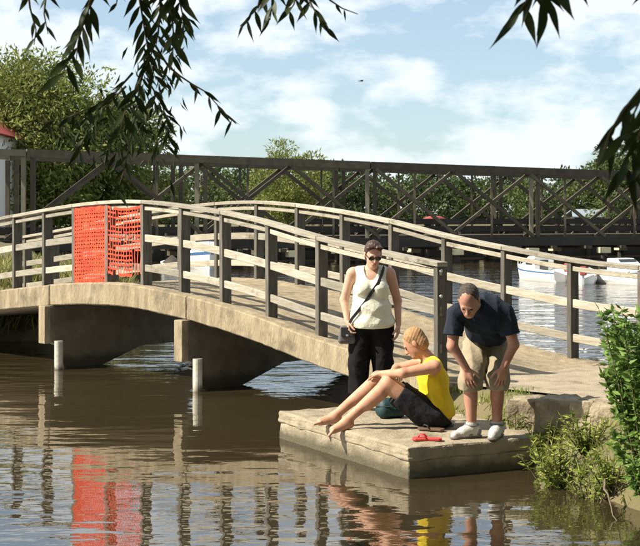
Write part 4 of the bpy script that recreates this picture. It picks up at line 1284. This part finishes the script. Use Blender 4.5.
# ------------------------------------------------------------------ reeds on the left bank, grass on the right bank
def grass_clump(P, n_per, h, spread, lm, name, seed, w=.012, kind='stuff', parent=None, lean=.35):
    r_ = np.random.default_rng(seed); P = np.array(P); B = np.repeat(P, n_per, 0); B[:, :2] += r_.normal(size=(len(B), 2)) * spread
    n = len(B); D = np.column_stack([r_.normal(size=n) * lean, r_.normal(size=n) * lean, np.ones(n)]); D /= np.linalg.norm(D, axis=1)[:, None]
    L = r_.uniform(.45, 1.15, n)[:, None] * h; W = w * r_.uniform(.6, 1.3, n)[:, None]
    s = np.cross(D, r_.normal(size=(n, 3))); s /= np.linalg.norm(s, axis=1)[:, None]
    bend = np.column_stack([D[:, :2] * 1.0, -np.abs(r_.normal(size=n)) * .5])
    a = B; m = B + D * L * .55; t = B + D * L + bend * L * .25
    V = np.stack([a - s * W, a + s * W, m + s * W * .8, t, m - s * W * .8], 1).reshape(-1, 3)
    i = np.arange(n) * 5
    Q = np.concatenate([np.stack([i, i + 1, i + 2, i + 4], 1), np.stack([i + 4, i + 2, i + 3, i + 3], 1)])
    me_f = [tuple(q) if q[2] != q[3] else tuple(q[:3]) for q in Q.tolist()]
    o = mesh_obj(name, V, me_f, lm, parent)
    if kind: tag(o, kind=kind)
    return o
pts = []
for k in range(900):
    x = random.uniform(-10.5, -2.9); y = random.uniform(22.3, 34)
    z = gz_at(x, y)
    if z > .12: pts.append((x, y, z - .03))
o = grass_clump(pts, 22, .50, .14, LM_reed, 'reed_bed', 21, .014); tag(o, 'dry yellow-green grass growing on the bank beyond the footbridge', 'grass', kind='stuff')
pts = []
tries = 0
dr_ = None
cand = np.column_stack([rng.uniform(1.1, 3.6, 6000), rng.uniform(9.2, 13.6, 6000)])
d = poly_sd(cand, LAND_R); zz = land_z(cand)
tb = np.array([[(Vector((x, y, 0)) - B0).dot(U), (Vector((x, y, 0)) - B0).dot(N)] for x, y in cand])
sx_ = (cand[:, 0] > 1.95) & (cand[:, 1] > 11.0)
keep = ~sx_ & (d > -.02) & (d < .75) & ~((tb[:, 1] > -.15))
cand = cand[keep]; zz = zz[keep]
pick = rng.permutation(len(cand))[:230]
P1 = np.column_stack([cand[pick], zz[pick] - .02])
o = grass_clump(P1, 12, .10, .05, LM_grass, 'bank_grass', 22, .005); tag(o, 'short green grass tufts on the bank beside the landing stage', 'grass', kind='stuff')
# trailing weeds at the water's edge, beside the landing stage end
def weed(loc, label, n, h, spread, lm, seed, ls=.07, aspect=.3, name='weed_plant', stems=12):
    r_ = np.random.default_rng(seed)
    o = empty(name, loc); tag(o, label, 'plant')
    mb = MB(); PP = []; DD = []
    for k in range(stems):
        a = r_.uniform(0, 6.28); ln = h * r_.uniform(.55, 1.1); out = r_.uniform(.15, 1) * spread
        e = Vector((math.cos(a) * out, math.sin(a) * out, ln)); b = Vector((math.cos(a) * out * .25, math.sin(a) * out * .25, -.04))
        cpt = b.lerp(e, .5) + Vector((0, 0, ln * .12))
        pts = [(b * (1 - t)**2 + cpt * 2 * t * (1 - t) + e * t * t) for t in np.linspace(0, 1, 7)]
        mb.tube(pts, [.007, .0065, .006, .005, .004, .003, .002], 5)
        m = max(3, n // stems)
        for j in range(m):
            t = r_.uniform(.12, 1.0); q = b * (1 - t)**2 + cpt * 2 * t * (1 - t) + e * t * t
            PP.append(q); dn = r_.normal(size=3); dn[2] = dn[2] * .5 + .25; DD.append(dn / np.linalg.norm(dn))
    mb.build('stem', M_twig, o, smooth=True)
    L = r_.uniform(.6, 1.3, len(PP)) * ls
    V, Q = leaf_quads(np.array([tuple(p) for p in PP]), np.array(DD), L, L * aspect, seed)
    lf = np_obj('foliage', V, Q, lm, o, smooth=False); tag(lf, kind='stuff')
    return o
def bank(px, py, z):
    p = on_z(px, py, z); return (p.x, p.y, gz_at(p.x, p.y))
weed(bank(560, 478, .06), 'feathery green weed at the waterline by the corner of the landing stage', 900, .42, .34, LM_grass, 31, .075, .22, stems=30)
weed(bank(545, 452, .15), 'yellowish weed sprouting against the end of the landing stage', 380, .30, .22, LM_grass, 32, .06, .22, stems=18)
weed(bank(588, 452, .25), 'low green weed between the pale stones', 420, .30, .24, LM_grass, 33, .06, .25, stems=18)
weed(bank(514, 424, .3), 'tuft of bright green weed behind the bending man', 260, .22, .16, LM_grass, 34, .05, .22, stems=16)
weed((2.50, 10.30, .30), 'tall leafy green bush rising from the bank beside the water', 5200, 1.06, .46, LM_bush, 35, .078, .40, name='bush', stems=64)
weed((2.74, 10.75, .42), 'leafy bush half hidden behind the tall bush on the bank', 2800, .85, .46, LM_bush, 36, .078, .40, name='bush', stems=40)
weed(bank(612, 486, .10), 'straggly weed among the roots under the tall bush', 420, .28, .26, LM_grass, 38, .06, .25, stems=22)
weed(bank(592, 492, .04), 'thin weed hanging over the waterline below the pale stones', 300, .24, .24, LM_grass, 39, .06, .25, stems=18)
weed((2.42, 9.80, .12), 'low leafy bush trailing over the roots at the waterline', 2400, .48, .46, LM_bush, 37, .066, .40, name='bush', stems=24)

# ------------------------------------------------------------------ overhanging willow near the camera
wil = empty('willow_tree', (3.9, 3.3, .45)); tag(wil, 'overhanging willow with narrow dark leaves on drooping shoots', 'tree')
def wpart(o): o.parent = wil; o.matrix_parent_inverse = Matrix.Translation(-Vector(wil.location)); return o
mb = MB(); mb.tube([(3.9, 3.3, .2), (3.8, 3.3, 1.4), (3.5, 3.3, 2.9), (3.1, 3.4, 4.4), (2.2, 3.6, 6.0)], [.30, .25, .21, .17, .10], 12); wpart(mb.build('trunk', M_bark, None, smooth=True))
for pts, r0 in (([(3.1, 3.4, 4.4), (1.6, 4.0, 4.9), (-.2, 4.6, 4.75), (-2.6, 5.2, 4.5)], .10), ([(3.4, 3.35, 3.6), (2.4, 3.6, 4.3), (1.2, 3.8, 4.4), (.2, 4.0, 4.3)], .07), ([(2.6, 3.5, 5.2), (.5, 3, 6.2), (-2.5, 3.6, 6.6)], .08)):
    mb = MB(); mb.tube(pts, [r0 * (1 - .8 * i / (len(pts) - 1)) for i in range(len(pts))], 8); wpart(mb.build('limb', M_bark, None, smooth=True))
# crown overhead (above the frame) shades the shoots
cl = []
r_ = np.random.default_rng(55)
for k in range(120):
    x = r_.uniform(-6.0, 3.5); y = r_.uniform(2.0, 7.2); z = r_.uniform(4.3, 7.2)
    cl.append((np.array((x, y, z)), np.array((.75, .75, .55)) * r_.uniform(.7, 1.2)))
P, Nn = crown_points(52000, cl, r_)
ok = P[:, 2] > CAMZ + .175 * P[:, 1] + .75
P = P[ok]; Nn = Nn[ok]
D = Nn * .5 + r_.normal(size=P.shape) * .6 + np.array((0, 0, -.8)); D /= np.linalg.norm(D, axis=1)[:, None]
V, Q = leaf_quads(P, D, r_.uniform(.10, .18, len(P)), r_.uniform(.035, .06, len(P)), 5)
o = np_obj('crown', V, Q, LM_willow, None, smooth=False); tag(o, kind='stuff'); wpart(o)
# leaf meshes (a few variants, shared)
leaf_meshes = []
for k in range(6):
    bend = (-.22, -.12, .1, .2, .3, -.05)[k]; tw = (.2, -.3, .1, .4, -.2, 0)[k]
    V = []; Fq = []
    prof = [0, .55, .95, 1.0, .82, .5, .18, 0]
    for i, w in enumerate(prof):
        s = i / 7; z = bend * s * s; hw = .092 * w; a = tw * s
        V += [(s, -hw * math.cos(a), z - hw * math.sin(a) + abs(w) * .02), (s, 0, z), (s, hw * math.cos(a), z + hw * math.sin(a) + abs(w) * .02)]
    for i in range(7):
        b = 3 * i; Fq += [(b, b + 3, b + 4, b + 1), (b + 1, b + 4, b + 5, b + 2)]
    me = bpy.data.meshes.new('leaf'); me.from_pydata(V, [], Fq); me.validate(); me.polygons.foreach_set('use_smooth', [True] * len(me.polygons)); me.materials.append(LM_willow); leaf_meshes.append(me)
NLEAF = 0
def shoot(pix, D, nleaf, lpx, seed, fan=.9, droop=.75, D2=None):
    """pix: polyline of photo pixels the drooping shoot runs through, D its distance"""
    global NLEAF
    r_ = random.Random(seed)
    D2 = D2 or D
    pts = [at(x, y, D + (D2 - D) * i / max(1, len(pix) - 1)) for i, (x, y) in enumerate(pix)]
    # carry the shoot up to the limb above the frame
    top = pts[0] + Vector((r_.uniform(-.1, .15), r_.uniform(-.1, .1), .55))
    allp = ([top] + pts) if pix[0][1] < 0 or pix[0][0] > 640 else [pts[0] + (pts[0] - pts[1]) * .3] + pts
    mb = MB(); n = len(allp); mb.tube(allp, [.0055 - .004 * i / (n - 1) for i in range(n)], 5); br = wpart(mb.build('drooping_shoot', M_twig, None, smooth=True))
    L = lpx * 0.95 * D / F
    seg = [(allp[i + 1] - allp[i]).length for i in range(n - 1)]; tot = sum(seg)
    s0 = seg[0] * .9
    for k in range(nleaf):
        s = s0 + (tot - s0) * (k + r_.random() * .7) / nleaf
        i = 0; q = s
        while i < n - 2 and q > seg[i]: q -= seg[i]; i += 1
        t = min(1, q / seg[i]); p = allp[i].lerp(allp[i + 1], t); d = (allp[i + 1] - allp[i]).normalized()
        side = 1 if k % 2 else -1
        dr = (d * .45 + Vector((side * fan * r_.uniform(.25, 1.0), r_.uniform(-.6, .6), 0)) + Vector((0, 0, -droop * r_.uniform(.6, 1.3)))).normalized()
        l = L * r_.uniform(.7, 1.2)
        o = bpy.data.objects.new('leaf', r_.choice(leaf_meshes)); C.objects.link(o)
        z = Vector((r_.uniform(-.7, .7), -1, r_.uniform(-.3, .3))); y = z.cross(dr).normalized(); z = dr.cross(y)
        mtx = Matrix((dr, y, z)).transposed().to_4x4() @ Matrix.Diagonal((l, l * r_.uniform(.8, 1.3), l, 1)); mtx.translation = p
        o.parent = br; o.matrix_parent_inverse = Matrix.Translation(-Vector(wil.location)).inverted() @ Matrix.Identity(4)
        o.matrix_parent_inverse = (Matrix.Translation(Vector(wil.location)) @ br.matrix_parent_inverse).inverted()
        o.matrix_basis = mtx
        NLEAF += 1
shoot([(28, -8), (30, 8), (36, 30), (34, 45)], 4.4, 7, 24, 1)
shoot([(46, -6), (44, 14), (48, 34)], 4.5, 6, 22, 2)
shoot([(97, -8), (88, 10), (80, 30), (70, 58), (60, 78)], 4.6, 13, 34, 3)
shoot([(90, 2), (84, 20), (78, 42), (76, 62)], 4.4, 8, 34, 4)
shoot([(118, -6), (116, 6)], 4.5, 3, 22, 5)
shoot([(138, -8), (142, 14), (146, 38), (150, 60), (156, 80)], 5.0, 16, 30, 6)
shoot([(160, -8), (160, 12), (158, 34), (152, 52), (140, 80), (128, 104), (118, 132)], 5.0, 26, 30, 7, fan=1.1)
shoot([(178, -6), (182, 12), (184, 30)], 4.8, 9, 34, 8)
shoot([(168, -4), (172, 18), (174, 40), (172, 60)], 4.9, 12, 30, 9)
shoot([(150, 84), (162, 104), (168, 126), (166, 148)], 5.6, 14, 22, 12, fan=1.2)
shoot([(158, 50), (168, 66), (180, 76), (192, 84), (206, 92), (220, 108), (236, 124)], 5.0, 13, 24, 10)
shoot([(148, 56), (140, 84), (136, 110), (130, 140), (124, 170), (116, 196)], 5.6, 20, 23, 11, fan=1.2)
shoot([(128, 78), (112, 96), (90, 108), (66, 118), (42, 122)], 5.4, 14, 26, 13)
shoot([(120, 92), (100, 112), (86, 134), (76, 160)], 5.8, 15, 25, 14, fan=1.2)
shoot([(262, -8), (258, 6), (250, 16), (240, 26)], 4.6, 9, 26, 16)
shoot([(272, -8), (272, 4), (270, 20)], 4.5, 7, 30, 17)
shoot([(296, -8), (294, 4), (286, 16)], 4.5, 6, 28, 18)
shoot([(306, -8), (312, 6), (320, 18), (326, 30)], 4.5, 10, 26, 19)
shoot([(324, -8), (330, 0), (342, 8), (358, 14)], 4.6, 3, 16, 20)
shoot([(534, -10), (528, 0), (522, 8), (518, 14)], 3.4, 7, 48, 21)
shoot([(548, -10), (548, 0), (546, 10)], 3.3, 5, 56, 22, fan=.5)
shoot([(578, -14), (576, -4)], 3.4, 2, 26, 23)
shoot([(648, -14), (642, -4)], 3.3, 3, 24, 24)
shoot([(668, 50), (654, 72), (642, 96), (630, 122), (622, 138)], 3.1, 11, 46, 25, fan=.7)
shoot([(668, 80), (654, 104), (640, 134), (628, 158), (616, 176)], 3.0, 15, 52, 26, fan=.7)
shoot([(674, 100), (660, 130), (648, 156), (640, 178)], 3.0, 12, 54, 27, fan=.6)
shoot([(674, 120), (658, 148), (646, 168)], 3.1, 9, 50, 28, fan=.6)
shoot([(660, 66), (640, 90), (622, 112), (610, 132), (604, 150)], 3.2, 9, 44, 29, fan=.5)
r_ = np.random.default_rng(91)
PP = []; DD = []
for (cx, cy, sx, sy, n_) in ((152, 66, 11, 18, 40), (138, 112, 20, 16, 70), (152, 136, 12, 18, 40), (112, 136, 22, 14, 45), (172, 30, 9, 14, 25), (84, 128, 14, 8, 18)):
    for k in range(n_):
        q = at(cx + r_.normal() * sx, cy + r_.normal() * sy, r_.uniform(5.3, 6.3)); PP.append(tuple(q))
        dd = np.array((r_.normal() * .55, r_.normal() * .5, -1.0)); DD.append(dd / np.linalg.norm(dd))
L = r_.uniform(.045, .085, len(PP))
V, Q = leaf_quads(np.array(PP), np.array(DD), L, L * .22, 6)
o = np_obj('inner_foliage', V, Q, LM_willow, None, smooth=False); tag(o, kind='stuff'); wpart(o)
print('willow leaves', NLEAF)

# ------------------------------------------------------------------ bird
p = at(361, 81, 120)
o = empty('bird', p, R(20)); tag(o, 'tiny dark bird flying in front of the clouds', 'bird')
S = Field((-.34, -.40, -.12), (.34, .40, .20), .02)
S.cone((-.16, 0, 0), (.12, 0, .01), .03, .055, .02); S.cone((.12, 0, .01), (.20, 0, .03), .045, .035, .02); S.cone((.22, 0, .03), (.27, 0, .02), .02, .014, .01); S.cone((-.16, 0, 0), (-.28, 0, .0), .03, .028, .02)
fld('body', S, M_birdm, o)
for q in (-1, 1):
    mb = MB(); pts = [(.10, q * .03, .03), (.14, q * .20, .10), (.06, q * .42, .07), (-.02, q * .22, .085), (-.06, q * .03, .02)]
    mb.prism(pts, (0, 0, .012)); mb.build('wing', M_birdm, o)
